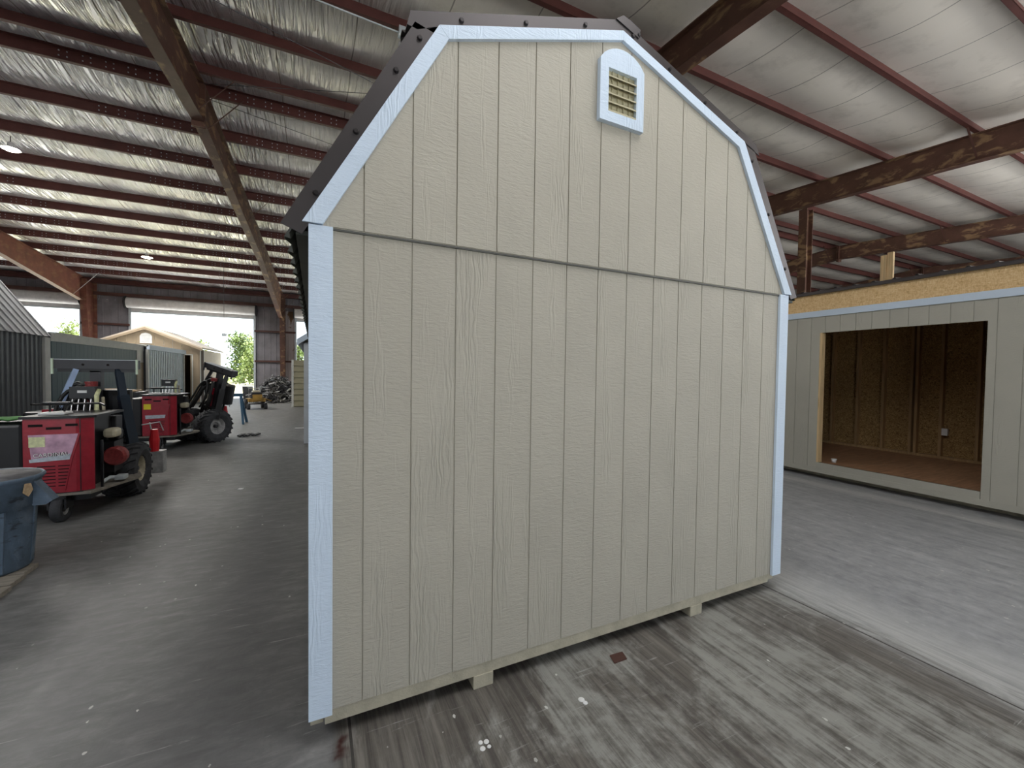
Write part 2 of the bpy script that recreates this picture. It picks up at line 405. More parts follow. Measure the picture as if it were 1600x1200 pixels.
# purlins: C sections with lipped flanges
def purlin(y, sgn):
    z = zb(y); mb = MB()
    mb.box((X0, y - .006, z), (X1, y + .006, z + PH))
    mb.box((X0, min(y, y + sgn * .07), z - .004), (X1, max(y, y + sgn * .07), z + .008))
    mb.box((X0, min(y, y - sgn * .07), z + PH - .008), (X1, max(y, y - sgn * .07), z + PH + .004))
    e = y + sgn * .07; mb.box((X0, e - .004, z - .004), (X1, e + .004, z + .025))
    return mb.build('purlin', 'purlin', ceil)
for y in FARY: purlin(y, 1)
for y in NEARY: purlin(y, -1)
# lap bolts near the left rafters (pairs of small heads), joined: far too many to count
bm_ = MB()
for y in FARY[:11]:
    for xc in (-9.9, -1.9):
        for k in range(-7, 8):
            for dz in (.055, .145):
                if abs(k) < 1: continue
                x = xc + k * .32; z = zb(y) + dz
                bm_.box((x - .009, y - .018, z - .009), (x + .009, y - .006, z + .009)); bm_.box((x + .10, y - .018, z - .009), (x + .118, y - .006, z + .009))
tag(bm_.build('bolt_heads', 'galv', ceil), kind='stuff')
# rafters: tapered I beams
def rafter(xa, xb, prof, mat, fw=.2, label=None):
    """prof: list of (y, zbottom); top follows the purlins; x slides from xa to xb along the run"""
    y0, y1 = prof[0][0], prof[-1][0]
    X = lambda y: xa + (xb - xa) * (y - y0) / (y1 - y0)
    w_ = MB(); top = [(y, zb(y) - .012) for y, z in prof]
    if y0 < RY < y1:
        top.append((RY, ZR - .012)); top.sort()
    n = len(prof)
    for i in range(n - 1):
        (ya, za), (yb, zb_) = prof[i], prof[i + 1]
        P = [(ya, za), (yb, zb_), (yb, zb(yb) - .012), (ya, zb(ya) - .012)]
        vs = [(X(p[0]) + dx, p[0], p[1]) for dx in (-.008, .008) for p in P]
        w_.add(vs, [(0, 1, 2, 3), (7, 6, 5, 4), (0, 4, 5, 1), (1, 5, 6, 2), (2, 6, 7, 3), (3, 7, 4, 0)])
    r = w_.build('rafter', mat, ceil)
    fb = MB()
    for i in range(n - 1):
        for off, th in ((0, .018),):
            (ya, za), (yb, zb_) = prof[i], prof[i + 1]
            vs = []
            for (y, z) in ((ya, za), (yb, zb_)):
                for dx in (-fw / 2, fw / 2):
                    for dz in (-th, 0): vs.append((X(y) + dx, y, z + dz))
            fb.add(vs, [(0, 2, 3, 1), (4, 5, 7, 6), (0, 4, 6, 2), (1, 3, 7, 5), (0, 1, 5, 4), (2, 6, 7, 3)])
    fb.build('bottom_flange', mat, r)
    ft = MB()
    for i in range(len(top) - 1):
        (ya, za), (yb, zc) = top[i], top[i + 1]; vs = []
        for (y, z) in ((ya, za), (yb, zc)):
            for dx in (-fw / 2, fw / 2):
                for dz in (-.018, 0): vs.append((X(y) + dx, y, z + dz))
        ft.add(vs, [(0, 2, 3, 1), (4, 5, 7, 6), (0, 4, 6, 2), (1, 3, 7, 5), (0, 1, 5, 4), (2, 6, 7, 3)])
    ft.build('top_flange', mat, r)
    def zbot(y):
        for (ya, za), (yb, z2) in zip(prof[:-1], prof[1:]):
            if ya <= y <= yb: return za + (z2 - za) * (y - ya) / (yb - ya)
        return prof[0][1]
    return r, X, zbot
def std(d=.62, haunch=4.75):
    return [(-9.4, 3.9), (-2, zb(-2) - d), (2, zb(2) - d), (RY - .01, ZR - d - .03), (RY + .01, ZR - d - .03), (16.5, zb(16.5) - d * 1.05), (24.55, haunch)]
RF = []
RF.append(rafter(-9.95, -9.95, std(.60), 'rafter2'))
RF.append(rafter(-2.36, -1.72, std(.72, 4.45), 'rafter'))
RF.append(rafter(5.05, 5.05, std(.50), 'rafter'))
RF.append(rafter(12.4, 12.4, std(.56), 'rafter'))
RF.append(rafter(20.1, 20.1, std(.52), 'rafter'))
RF.append(rafter(27.6, 27.6, std(.52), 'rafter'))
# flange braces from the bottom flange up to the purlins, and the ridge splice
for k, (r, X, zbt) in enumerate(RF):
    yy = {1: [7.8, 8.5, 13.07, 17.64, 20.69, 22.22, 23.74], 0: [23.74, 14.6]}.get(k, [-1.1, 1.88, 4.87, 8.5, 13.07])
    if k == 3: yy = [1.88, 6.32, -1.1, 10.0]
    for y in yy:
        L = zb(y) - zbt(y)
        for sg in ((1,) if k < 3 else (1, -1)):
            MB().bar((X(y) + sg * .05, y - .05, zbt(y) + .01), (X(y) + sg * (.05 + L * .85), y - .02, zb(y) + .05), .035, .006).build('flange_brace', 'girt' if k else 'rim2', r)
    sp = MB()
    for dy in (-.03, .03): sp.box((X(RY) - .11, RY + dy - .012, zbt(RY) - .12), (X(RY) + .11, RY + dy + .012, ZR - .02))
    sp.build('splice_plate', 'rafter' if k else 'rafter2', r)
# columns under the far haunches
def column(xc, mat, y0=24.5, y1=25.5, wb=.35, zt=5.75):
    c = empty('column', (0, 0, 0)); c.parent = ceil
    MB().prism([(y1 - wb, 0), (y1, 0), (y1, zt), (y0, zt), (y0, 4.5)], xc - .008, xc + .008, 'x').build('web', mat, c)
    MB().prism([(y1 - wb - .02, 0), (y1 - wb, 0), (y0, 4.5), (y0, zt), (y0 - .02, zt), (y0 - .02, 4.5)], xc - .12, xc + .12, 'x').build('front_flange', mat, c)
    MB().box((xc - .12, y1, 0), (xc + .12, y1 + .02, zt)).build('back_flange', mat, c)
column(-9.85, 'rafter2'); column(-1.66, 'rafter')
for xc in (5.05, 12.4, 20.1, 27.6): column(xc, 'rafter')
es = MB().box((X0, 25.25, 5.72), (X1, 25.45, 5.95)).box((X0, 25.05, 5.70), (X1, 25.45, 5.74)).build('eave_strut', 'purlin', ceil)
po = thing('steel_post', 'dark brown steel post carrying the roof beam behind the right-hand shed', 'post', (12.4, 5.15, 0))
MB().box((-.13, -.01, 0), (.13, .01, 6.22)).build('web', 'rafter', po); MB().box((-.14, -.11, 0), (-.12, .11, 6.22)).build('flange', 'rafter', po); MB().box((.12, -.11, 0), (.14, .11, 6.22)).build('flange', 'rafter', po)
MB().box((-.18, -.15, 0), (.18, .15, .03)).build('base_plate', 'rafter', po)
# bracing cables under the roof
for i, (p, q) in enumerate([((-1.9, 5.2, 6.80), (4.9, 7.75, 7.0)), ((-1.9, 8.45, 7.0), (4.9, 10.2, 6.86)), ((-1.9, 7.9, 6.98), (4.9, 4.9, 6.78))]):
    MB().tube([p, q], .006, 6).build('bracing_cable', 'gunmetal', ceil)

# far wall with ribbed panels, girts and three roll-up doors
YW = 25.62
wall = empty('wall_far'); struct(wall)
DO = [(-14.6, -10.33, 'a'), (-8.49, -3.08, 'b'), (-1.02, 4.4, 'c')]
HZ = 4.98
segs = [(X0, -14.6, 'wallmetal'), (-10.33, -8.49, 'wallmetal'), (-3.08, -1.55, 'wallmetal'), (-1.55, -1.02, 'stained'), (4.4, 7.5, 'wallmetal'), (7.5, 21.0, 'wallmetal'), (21.0, X1, 'wallmetal')]
for a, b, mt in segs:
    MB().ribs((a, YW, 0), (b - a, 0, 0), (0, 0, HZ), (0, -1, 0), .02, .305, .06).build('wall_panel', mt, wall)
for a, b in ((X0, -9.85), (-9.85, -1.6), (-1.6, 9), (9, 22), (22, X1)):
    MB().ribs((a, YW, HZ), (b - a, 0, 0), (0, 0, 6.05 - HZ), (0, -1, 0), .02, .305, .06).build('wall_panel', 'wallmetal', wall)
for a, b, mt in segs:
    for z in (2.05, 3.75): MB().box((a, YW - .18, z - .05), (b, YW - .02, z + .05)).build('girt', 'girt', wall)
MB().box((X0, YW - .2, 5.16), (X1, YW - .02, 5.32)).build('girt', 'girt', wall)
for i, (a, b, _) in enumerate(DO):
    d = empty('door_%d' % (i + 1)); struct(d)
    n = 16; prof = [(a - .06, .02), (a - .06, .27), (b + .06, .27), (b + .06, .02)]
    MB().lathe([(.02, a - .05), (.26, a - .05), (.26, b + .05), (.02, b + .05)], (0, YW - .28, 4.86), 'x', 20).build('rolled_curtain', 'drum', d, smooth=False)
    MB().box((a, YW - .08, 4.44), (b, YW - .05, 4.72)).build('curtain_edge', 'drum', d)
    MB().box((a, YW - .12, 4.40), (b, YW - .04, 4.46)).build('bottom_bar', 'galv', d)
    for x in (a, b):
        MB().box((x - .05, YW - .12, 0), (x + .05, YW + .04, 4.75)).build('door_track', 'galv', d)
        MB().lathe([(.02, -.015), (.33, -.015), (.33, .015), (.02, .015)], (x + (.1 if x == b else -.1), YW - .3, 4.86), 'x', 18).build('end_bracket', 'darkmetal', d)
wl = MB().box((X0 - .1, -9.6, 0), (X0, 26.2, 7.3)).build('wall_left', 'wallmetal'); struct(wl)
for i in range(5):
    MB().box((X0, -9.5, 1.2 + i * 1.25), (X0 + .16, 25.5, 1.3 + i * 1.25)).build('girt', 'girt', wl)
wn = MB()
for a_, b_, z_ in ((X0, -8.5, 0), (-3.0, 4.4, 0), (30, X1, 0), (-8.5, -3.0, 4.7), (4.4, 30, 5.2)): wn.box((a_, -9.7, z_), (b_, -9.6, 6.1))
wn = wn.build('wall_near', 'drum'); struct(wn)  # near wall out of view, its openings shaped to steer the daylight
wr_ = MB().box((X1, -9.6, 0), (X1 + .1, 26.2, 7.3)).build('wall_right', 'wallmetal'); struct(wr_)
for i in range(5):
    MB().box((X1 - .16, -9.5, 1.2 + i * 1.25), (X1, 25.5, 1.3 + i * 1.25)).build('girt', 'girt', wr_)

# ================================================================ MAIN BARN SHED
shed = thing('barn_shed', 'large beige gambrel barn shed with white corner trim, filling the middle of the view', 'shed')
XL, XR, XC = -.007, 3.103, 1.548
SD = 6.1
KL, PK, KR, EL, ER = (.516, 3.105), (1.548, 3.452), (2.573, 3.105), (-.03, 2.149), (3.127, 2.149)
def ztop(x):
    pts = [EL, KL, PK, KR, ER]
    for (xa, za), (xb, z2) in zip(pts[:-1], pts[1:]):
        if xa <= x <= xb: return za + (z2 - za) * (x - xa) / (xb - xa)
G = .2032
edges = [XL] + [i * G for i in range(1, 15)] + [XR]
for i in range(15):
    x0 = edges[i] + (.003 if i else 0); x1 = edges[i + 1] - (.003 if i < 14 else 0)
    MB().box((x0, 0, .125), (x1, .009, 2.139)).build('siding_board', 'siding', shed)
    xs = [x0] + [p for p in (KL[0], PK[0], KR[0]) if x0 < p < x1] + [x1]
    poly = [(x0, 2.149), (x1, 2.149)] + [(x, max(2.15, ztop(x) - .012)) for x in reversed(xs)]
    MB().prism(poly, -.006, .004, 'y').build('siding_board', 'siding', shed)
MB().box((XL, .004, .125), (XR, .02, 2.14)).prism([(XL, 2.14), (XR, 2.14), (KR[0], 3.09), (PK[0], 3.435), (KL[0], 3.09)], .0, .02, 'y').build('wall_backing', 'siding', shed)
MB().box((.06, -.009, 2.135), (3.04, .002, 2.143)).build('flashing_strip', 'flash', shed)
# corner and rake trim
for a, b in ((-.007, .083), (3.009, 3.103)):
    c = MB().box((a, -.018, .113), (b, .0, 2.145)).build('corner_trim', 'trim', shed, bevel=.0015)
for xx in (-.007, 3.103):
    s_ = 1 if xx < 1 else -1
    MB().box((min(xx, xx + s_ * .018), 0, .113), (max(xx, xx + s_ * .018), .09, 2.1)).build('corner_trim', 'trim', shed)
LI, KLi, PKi, KRi, RI = (.045, 2.149), (.560, 3.058), (1.548, 3.400), (2.522, 3.058), (3.046, 2.149)
for q in ([EL, KL, KLi, LI], [KL, PK, PKi, KLi], [PK, KR, KRi, PKi], [KR, ER, RI, KRi]):
    MB().prism(q, -.024, -.004, 'y').build('rake_trim', 'trim', shed, bevel=.0012)
# bronze rake flashing
fl_ = [[(-.105, 2.132), (-.03, 2.10), (.516, 3.06), (.41, 3.085)], [(.375, 3.062), (.39, 3.125), (1.548, 3.515), (1.548, 3.455), (.50, 3.095), (.42, 3.055)],
       [(1.548, 3.515), (2.70, 3.12), (2.735, 3.055), (2.57, 3.10), (1.548, 3.455)], [(2.573, 3.11), (2.685, 3.075), (3.20, 2.14), (3.13, 2.12)]]
for q in fl_:
    f = MB().prism(q, -.016, -.010, 'y').build('rake_flashing', 'bronze', shed)
for x, z in ((.02, 2.27), (.17, 2.55), (.43, 3.02), (.33, 2.85), (.62, 3.165), (.95, 3.275), (1.3, 3.395), (1.62, 3.45), (1.66, 3.47), (1.9, 3.36), (2.2, 3.25), (2.5, 3.15), (2.66, 3.0), (2.85, 2.68), (3.05, 2.33)):
    MB().lathe([(.009, -.026), (.012, -.018), (.014, -.014)], (x, 0, z), 'y', 8).build('screw', 'screw', shed)
# ridge cap kink at the peak
MB().prism([(1.50, 3.50), (1.60, 3.47), (1.66, 3.45), (1.67, 3.50), (1.60, 3.525), (1.548, 3.535)], -.022, .25, 'y').build('ridge_cap', 'bronze', shed)
# roof sheets
def sheet(pa, pb, y0=-.01, y1=SD):
    pa = Vector((pa[0], 0, pa[1])); pb = Vector((pb[0], 0, pb[1])); d = pb - pa; nrm = Vector((-d.z, 0, d.x)).normalized()
    MB().ribs((pa.x, y0, pa.z), (0, y1 - y0, 0), d, nrm, .026, .2286, .09).build('roof_sheet', 'under' if abs(d.z) > .6 else 'bronze', shed)
sheet((-.075, 2.098), (.43, 3.075)); sheet((.38, 3.085), (1.548, 3.49)); sheet((1.548, 3.49), (2.715, 3.085)); sheet((2.66, 3.075), (3.19, 2.118))
MB().box((-.052, 0, 2.10), (-.007, SD, 2.118)).build('soffit', 'under', shed); MB().box((3.103, 0, 2.10), (3.18, SD, 2.118)).build('soffit', 'under', shed)
# side and back walls
for k in range(30):
    y0 = .012 + k * G; y1 = min(SD, y0 + G - .006)
    MB().box((XL, y0, .125), (XL + .01, y1, 2.1)).build('siding_board', 'siding', shed)
    MB().box((XR - .01, y0, .125), (XR, y1, 2.1)).build('siding_board', 'siding', shed)
MB().box((XL + .008, .02, .125), (XL + .03, SD, 2.1)).box((XR - .03, .02, .125), (XR - .008, SD, 2.1)).prism([(XL, .125), (XR, .125), (XR, 2.14), (KR[0], 3.05), (PK[0], 3.4), (KL[0], 3.05), (XL, 2.14)], SD - .02, SD, 'y').build('wall_frame', 'siding', shed)
# floor frame and skids
MB().box((.055, .004, .066), (2.992, .042, .125)).build('rim_board', 'skid', shed)
MB().box((.0, .03, .060), (.05, SD, .125)).box((2.997, .03, .060), (3.09, SD, .125)).build('side_rim_board', 'skid', shed)
MB().box((.05, .06, .08), (3.0, SD, .14)).build('floor_deck', 'ply', shed)
for x in (.10, .72, 2.205, 2.92):
    y0 = .0 if .5 < x < 2.5 else .5
    MB().prism([(y0, .0), (SD - .1, 0), (SD - .1, .07), (y0 + .03, .07), (y0, .045)] if 0 else [(y0, .0), (SD - .1, 0), (SD - .1, .066), (y0, .066)], x, x + .105, 'x').build('skid', 'skid', shed, bevel=.003)
# arched gable vent
vx0, vx1, vz0, vzs, vc = 1.391, 1.694, 2.93, 3.255, 1.5425
ox0, ox1, oz0, oz1 = 1.446, 1.641, 2.985, 3.215
mb = MB(); A, B = -.034, -.006
mb.prism([(vx0, vz0), (vx1, vz0), (ox1, oz0), (ox0, oz0)], A, B).prism([(vx0, vz0), (ox0, oz0), (ox0, oz1), (vx0, vzs)], A, B).prism([(ox1, oz0), (vx1, vz0), (vx1, vzs), (ox1, oz1)], A, B)
arc = []
for k in range(13):
    t = k / 12; x = vx1 + (vx0 - vx1) * t; arc.append((x, vzs + .08 * (1 - (2 * t - 1) ** 2) ** .8))
mb.prism([(vx0, vzs), (ox0, oz1), (ox1, oz1), (vx1, vzs)] + arc[1:-1], A, B)
mb.build('vent_frame', 'trim', shed)
vt = MB().box((ox0 - .01, -.012, oz0 - .01), (ox1 + .01, -.007, oz1 + .01)).build('vent', 'louver', shed)
for k in range(5):
    z = oz0 + .008 + k * .046
    MB().prism([(-.033, z), (-.033, z - .007), (-.013, z + .012), (-.013, z + .018)], ox0, ox1, 'x').build('louver_slat', 'louver', vt)
for k in range(1, 5):
    x = ox0 + (ox1 - ox0) * k / 5; MB().box((x - .002, -.018, oz0), (x + .002, -.011, oz1)).build('louver_rib', 'louver', vt)

# ================================================================ RIGHT SHED (open wall)
XS = 7.0
rs = thing('open_shed', 'beige side-wall shed at the right with a wide open doorway and bare strand-board band above', 'shed')
yb = [2.168 + .2013 * k for k in range(10, 0, -1)] + [2.168, 1.959, 1.765, 1.571, 1.375, 1.186, .987, .793, .594, .398, .201, .01] + [.01 - .2013 * k for k in range(1, 14)]
OY0, OY1, OZ0, OZ1 = .085, 1.835, .25, 2.235
for ya, yc in zip(yb[:-1], yb[1:]):
    y0, y1 = yc + .003, ya - .003
    pieces = []
    if y1 <= OY0 + .02 or y0 >= OY1 - .02: pieces = [(y0, y1, .165, 2.49)]
    else:
        pieces = [(y0, y1, OZ1, 2.49)]
        if y1 > OY1: pieces.append((OY1, y1, .165, OZ1))
        if y0 < OY0: pieces.append((y0, OY0, .165, OZ1))
    for p in pieces:
        if p[1] - p[0] > .004: MB().box((XS, p[0], p[2]), (XS + .01, p[1], p[3])).build('siding_board', 'siding2', rs)
YE0, YE1 = yb[-1], yb[0]
bk = MB()
for a, b in ((YE0, OY0), (OY1, YE1)): bk.box((XS + .008, a, .12), (XS + .022, b, 2.8))
bk.box((XS + .008, OY0, OZ1), (XS + .022, OY1, 2.8)); bk.build('wall_backing', 'siding2', rs)
MB().box((XS - .004, YE0, .09), (XS + .04, YE1, .165)).build('rim_board', 'siding2', rs)
MB().box((XS + .002, OY0 + .005, .165), (XS + .05, OY1, .25)).build('door_sill', 'siding2', rs)
MB().box((XS - .02, YE0, 2.485), (XS, YE1, 2.575)).build('fascia_trim', 'trim', rs)
MB().box((XS - .006, YE0, 2.575), (XS + .012, YE1, 2.83)).build('strand_board_band', 'osb', rs)
MB().box((XS - .05, YE0 - .03, 2.83), (XS + .02, YE1 + .03, 2.875)).build('drip_edge', 'bronze', rs)
for y in (OY1 - .002,): MB().box((XS + .001, y - .03, OZ0), (XS + .09, y + .03, OZ1)).build('door_jamb', 'pine', rs)
MB().box((XS + .012, OY0 - .03, OZ0), (XS + .09, OY0, OZ1)).build('door_jamb', 'stud', rs)
XB = 9.34
MB().box((XS + .02, YE0, .2), (XB + .1, YE1, .25)).build('floor_deck', 'ply', rs)
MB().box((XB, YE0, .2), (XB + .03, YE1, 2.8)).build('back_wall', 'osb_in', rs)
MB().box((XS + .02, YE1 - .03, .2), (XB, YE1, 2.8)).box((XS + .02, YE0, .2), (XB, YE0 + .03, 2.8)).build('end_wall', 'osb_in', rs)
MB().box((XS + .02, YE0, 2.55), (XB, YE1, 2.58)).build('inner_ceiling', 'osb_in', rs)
for y in [2.78, 2.36, 1.97, 1.58, 1.51, 1.2, .78, .38, 0, -.4, -.8, -1.2, -1.6, -2.0, 3.2, 3.6]:
    MB().box((XB - .09, y - .019, .29), (XB, y + .019, 2.55)).build('wall_stud', 'stud', rs)
MB().box((XB - .09, YE0, .25), (XB, YE1, .29)).build('bottom_plate', 'stud', rs)
ob = MB().box((XB - .12, 1.10, .64), (XB - .07, 1.17, .75)).build('outlet_box', 'white', rs)
MB().ribs((XS - .05, YE0, 2.875), (0, YE1 - YE0, 0), (2.6, 0, .22), (0, 0, 1), .018, .2286, .05).build('roof_sheet', 'bronze', rs)
for y in (-1.9, .6, 3.2): pass
for x in (7.25, 8.2, 9.2): MB().box((x, YE0 + .1, 0), (x + .09, YE1 - .1, .2)).build('skid', 'skid', rs)
for i, (y, h) in enumerate(((1.325, .41), (1.25, .44))):
    o = MB().box((-.02, -.035, 0), (.02, .035, h)).build('wood_board', 'pine'); o.location = (7.6 + .01 * i, y, 2.955)
    tag(o, ['left one of the two blonde boards standing on the right shed roof', 'right and slightly taller of the two blonde boards on the right shed roof'][i], 'board', 'boards on the roof')
cup = thing('plastic_cup', 'small white plastic cup on the floor inside the open doorway', 'cup', (7.2, 1.69, .252))
MB().lathe([(.026, 0), (.034, .05)], n=16).build('cup_body', 'white', cup, smooth=True); MB().lathe([(.037, .048), (.037, .058)], n=16).build('lid', 'white', cup)

# ================================================================ SHEDS ON THE LEFT
def wallribs(mb, x, y0, y1, z0, z1, pitch=.15): return mb.ribs((x, y0, z0), (0, y1 - y0, 0), (0, 0, z1 - z0), (1, 0, 0), .018, pitch, .05)
s1 = thing('grey_metal_shed', 'charcoal ribbed metal shed with light grey barn roof at the far left', 'shed')
wallribs(MB(), -5.25, 3.2, 10.5, .08, 2.24).build('side_wall', 'grey_shed', s1)
MB().prism([(-8.1, .08), (-5.26, .08), (-5.26, 2.25), (-5.96, 3.38), (-6.7, 3.75), (-7.44, 3.38), (-8.1, 2.25)], 10.45, 10.5).prism([(-8.1, .08), (-5.26, .08), (-5.26, 2.25), (-5.96, 3.38), (-6.7, 3.75), (-7.44, 3.38), (-8.1, 2.25)], 3.2, 3.25).box((-8.12, 3.2, .08), (-8.1, 10.5, 2.25)).build('end_walls', 'grey_shed', s1)
MB().box((-5.27, 10.42, .06), (-5.20, 10.62, 2.2)).build('corner_trim', 'creamtrim', s1)
for a, b in (((-5.18, 2.22), (-5.96, 3.40)), ((-5.96, 3.40), (-6.7, 3.78)), ((-6.7, 3.78), (-7.44, 3.40)), ((-7.44, 3.40), (-8.2, 2.22))):
    d = Vector((b[0] - a[0], 0, b[1] - a[1])); nn = Vector((d.z, 0, -d.x)).normalized()
    if nn.z < 0: nn = -nn
    MB().ribs((a[0], 3.1, a[1]), (0, 7.52, 0), d, nn, .02, .2286, .06).build('roof_sheet', 'grey_roof', s1)
MB().box((-8.0, 3.3, 0), (-5.4, 10.4, .09)).build('skid', 'darkin', s1)
s2 = thing('teal_shed', 'dark teal sided shed with off-white top trim behind the nearest machine', 'shed')
y = 10.66
while y < 15.4:
    y1 = min(15.42, y + .2); MB().box((-5.23, y + .003, .1), (-5.2, y1 - .003, 2.16)).build('siding_board', 'teal', s2); y = y1
MB().box((-7.6, 10.72, .1), (-5.22, 15.9, 2.2)).build('shed_body', 'teal', s2)
MB().box((-5.21, 10.66, 2.13), (-5.17, 15.95, 2.30)).build('top_trim', 'creamtrim', s2)
MB().box((-5.22, 15.40, 1.75), (-5.18, 15.95, 2.14)).build('corner_trim', 'creamtrim', s2)
MB().box((-5.22, 15.40, .1), (-5.18, 15.95, 1.75)).build('corner_trim', 'tan', s2)['label'] = 'bare tan lower corner trim'
MB().prism([(-5.15, 2.29), (-7.7, 2.31), (-7.7, 2.35), (-5.15, 2.33)], 10.72, 15.95).build('roof_sheet', 'creamtrim', s2)
s3 = thing('silver_metal_shed', 'silver ribbed metal shed with a pale blue-white top trim beyond the teal shed', 'shed')
wallribs(MB(), -5.1, 15.98, 20.2, .08, 2.22, .2).build('side_wall', 'silver', s3)
MB().box((-5.12, 15.94, .05), (-5.06, 16.06, 2.2)).build('corner_trim', 'creamtrim', s3); MB().box((-7.6, 16.0, .08), (-5.11, 20.2, 2.25)).build('shed_body', 'grey_shed', s3)
MB().box((-5.1, 15.96, 2.19), (-5.02, 20.34, 2.35)).build('top_trim', 'trim', s3); MB().box((-5.11, 20.17, .05), (-5.05, 20.24, 2.2)).build('corner_trim', 'creamtrim', s3)
MB().box((-7.6, 15.96, 2.30), (-5.05, 20.3, 2.36)).build('roof_sheet', 'creamtrim', s3)
s4 = thing('tan_gable_shed', 'tan gabled shed with a small white vent in front of the open roll-up door', 'shed')
TY, TX0, TX1, TC = 20.55, -8.28, -4.58, -6.43
def tz(x): return 3.26 - abs(x - TC) * .43
x = TX0
while x < TX1 - .01:
    x1 = min(TX1, x + .305)
    zz0 = .1
    if -5.24 < (x + x1) / 2 < -4.84: zz0 = 2.18
    xs = [x + .003] + ([TC] if x < TC < x1 else []) + [x1 - .003]
    MB().prism([(x + .003, zz0), (x1 - .003, zz0)] + [(q, tz(q) - .05) for q in reversed(xs)], TY - .02, TY).build('siding_board', 'tan', s4); x = x1
MB().box((TX0, TY + .01, .1), (-5.26, TY + .04, 2.4)).build('wall_backing', 'tan', s4)
MB().box((TX0, 25.0, .1), (TX1, 25.04, 2.4)).box((TX0, TY, .1), (TX0 + .04, 25.0, 2.4)).box((-5.26, TY + .9, .1), (-4.7, TY + .94, 2.4)).build('inner_walls', 'darkin', s4)
for s_ in (1, -1):
    ex = TC + s_ * 1.95
    MB().prism([(TC, 3.28), (ex, tz(ex) + .02), (ex, tz(ex) + .09), (TC, 3.36)], TY - .12, 25.1).build('roof_sheet', 'tan2', s4)
    MB().prism([(TC, 3.20), (ex, tz(ex) - .07), (ex, tz(ex) + .03), (TC, 3.29)], TY - .15, TY - .12).build('rake_trim', 'tan', s4)
for (y0, y1, mt) in ((TY, TY + .12, 'creamtrim'), (TY + .12, 21.2, 'darkin'), (21.2, 21.3, 'creamtrim')):  # dark middle panel stands in for a shaded opening in the wall
    MB().box((TX1 - .01, y0, .1), (TX1 + .01, y1, 2.42)).build('side_panel', mt, s4)
y = 21.3
while y < 25: MB().box((TX1 - .01, y + .004, .1), (TX1 + .005, min(25, y + .3) - .004, 2.42)).build('side_board', 'tan2', s4); y += .3
MB().box((-4.87, TY - .03, .1), (-4.83, TY, 2.18)).box((-5.28, TY - .03, .1), (-5.24, TY, 2.18)).box((-5.28, TY - .03, 2.16), (-4.83, TY, 2.20)).build('door_trim', 'creamtrim', s4)
gv = MB().prism([(-6.62, 2.62), (-6.22, 2.62), (-6.22, 2.92), (-6.28, 3.02), (-6.42, 3.06), (-6.56, 3.02), (-6.62, 2.92)], TY - .06, TY - .02).build('vent', 'white', s4)
for k in range(5): MB().box((-6.56, TY - .07, 2.68 + k * .06), (-6.28, TY - .058, 2.69 + k * .06)).build('louver_slat', 'rim2', gv)
# pale shed hidden behind the barn shed, and the khaki sided box beyond it
s5 = thing('pale_shed', 'pale grey shed mostly hidden directly behind the big barn shed', 'shed')
MB().box((-.16, 7.46, .1), (2.9, 7.5, 2.12)).box((-.17, 7.5, .1), (-.15, 12, 2.12)).box((2.88, 7.5, .1), (2.9, 12, 2.12)).box((-.16, 11.98, .1), (2.9, 12, 2.12)).build('walls', 'palesid', s5)
MB().box((-.19, 7.44, .08), (-.10, 7.47, 2.10)).box((2.83, 7.44, .08), (2.92, 7.47, 2.1)).build('corner_trim', 'palesid', s5)
for s_ in (-1, 1):
    cx = 1.37; ex = cx + s_ * 1.68
    MB().prism([(cx, 3.25), (ex, 2.10), (ex, 2.18), (cx, 3.35)], 7.38, 12.1).build('roof_sheet', 'grey_shed', s5)
    MB().prism([(cx, 3.22), (ex, 2.06), (ex, 2.18), (cx, 3.35)], 7.35, 7.38).build('rake_trim', 'trim', s5)
MB().prism([(-.16, 2.1), (2.9, 2.1), (1.37, 3.2)], 7.46, 7.5).build('gable_wall', 'palesid', s5)
MB().box((0, 7.6, 0), (.1, 11.9, .1)).box((2.7, 7.6, 0), (2.8, 11.9, .1)).build('skid', 'darkin', s5)
s6 = thing('khaki_sided_shed', 'low khaki lap-sided box seen past the corner of the barn shed', 'shed')
for k in range(8):
    z = .03 + k * .246
    MB().prism([(17.875, z), (17.915, z + .232), (17.93, z + .232), (17.93, z)], -.82, 1.6, 'x').build('lap_board', 'khaki', s6)
MB().box((-.89, 17.88, 0), (-.81, 17.93, 2.0)).build('corner_trim', 'creamtrim', s6)
MB().box((-.88, 17.93, .0), (1.6, 20.2, 1.99)).build('shed_body', 'khaki', s6)

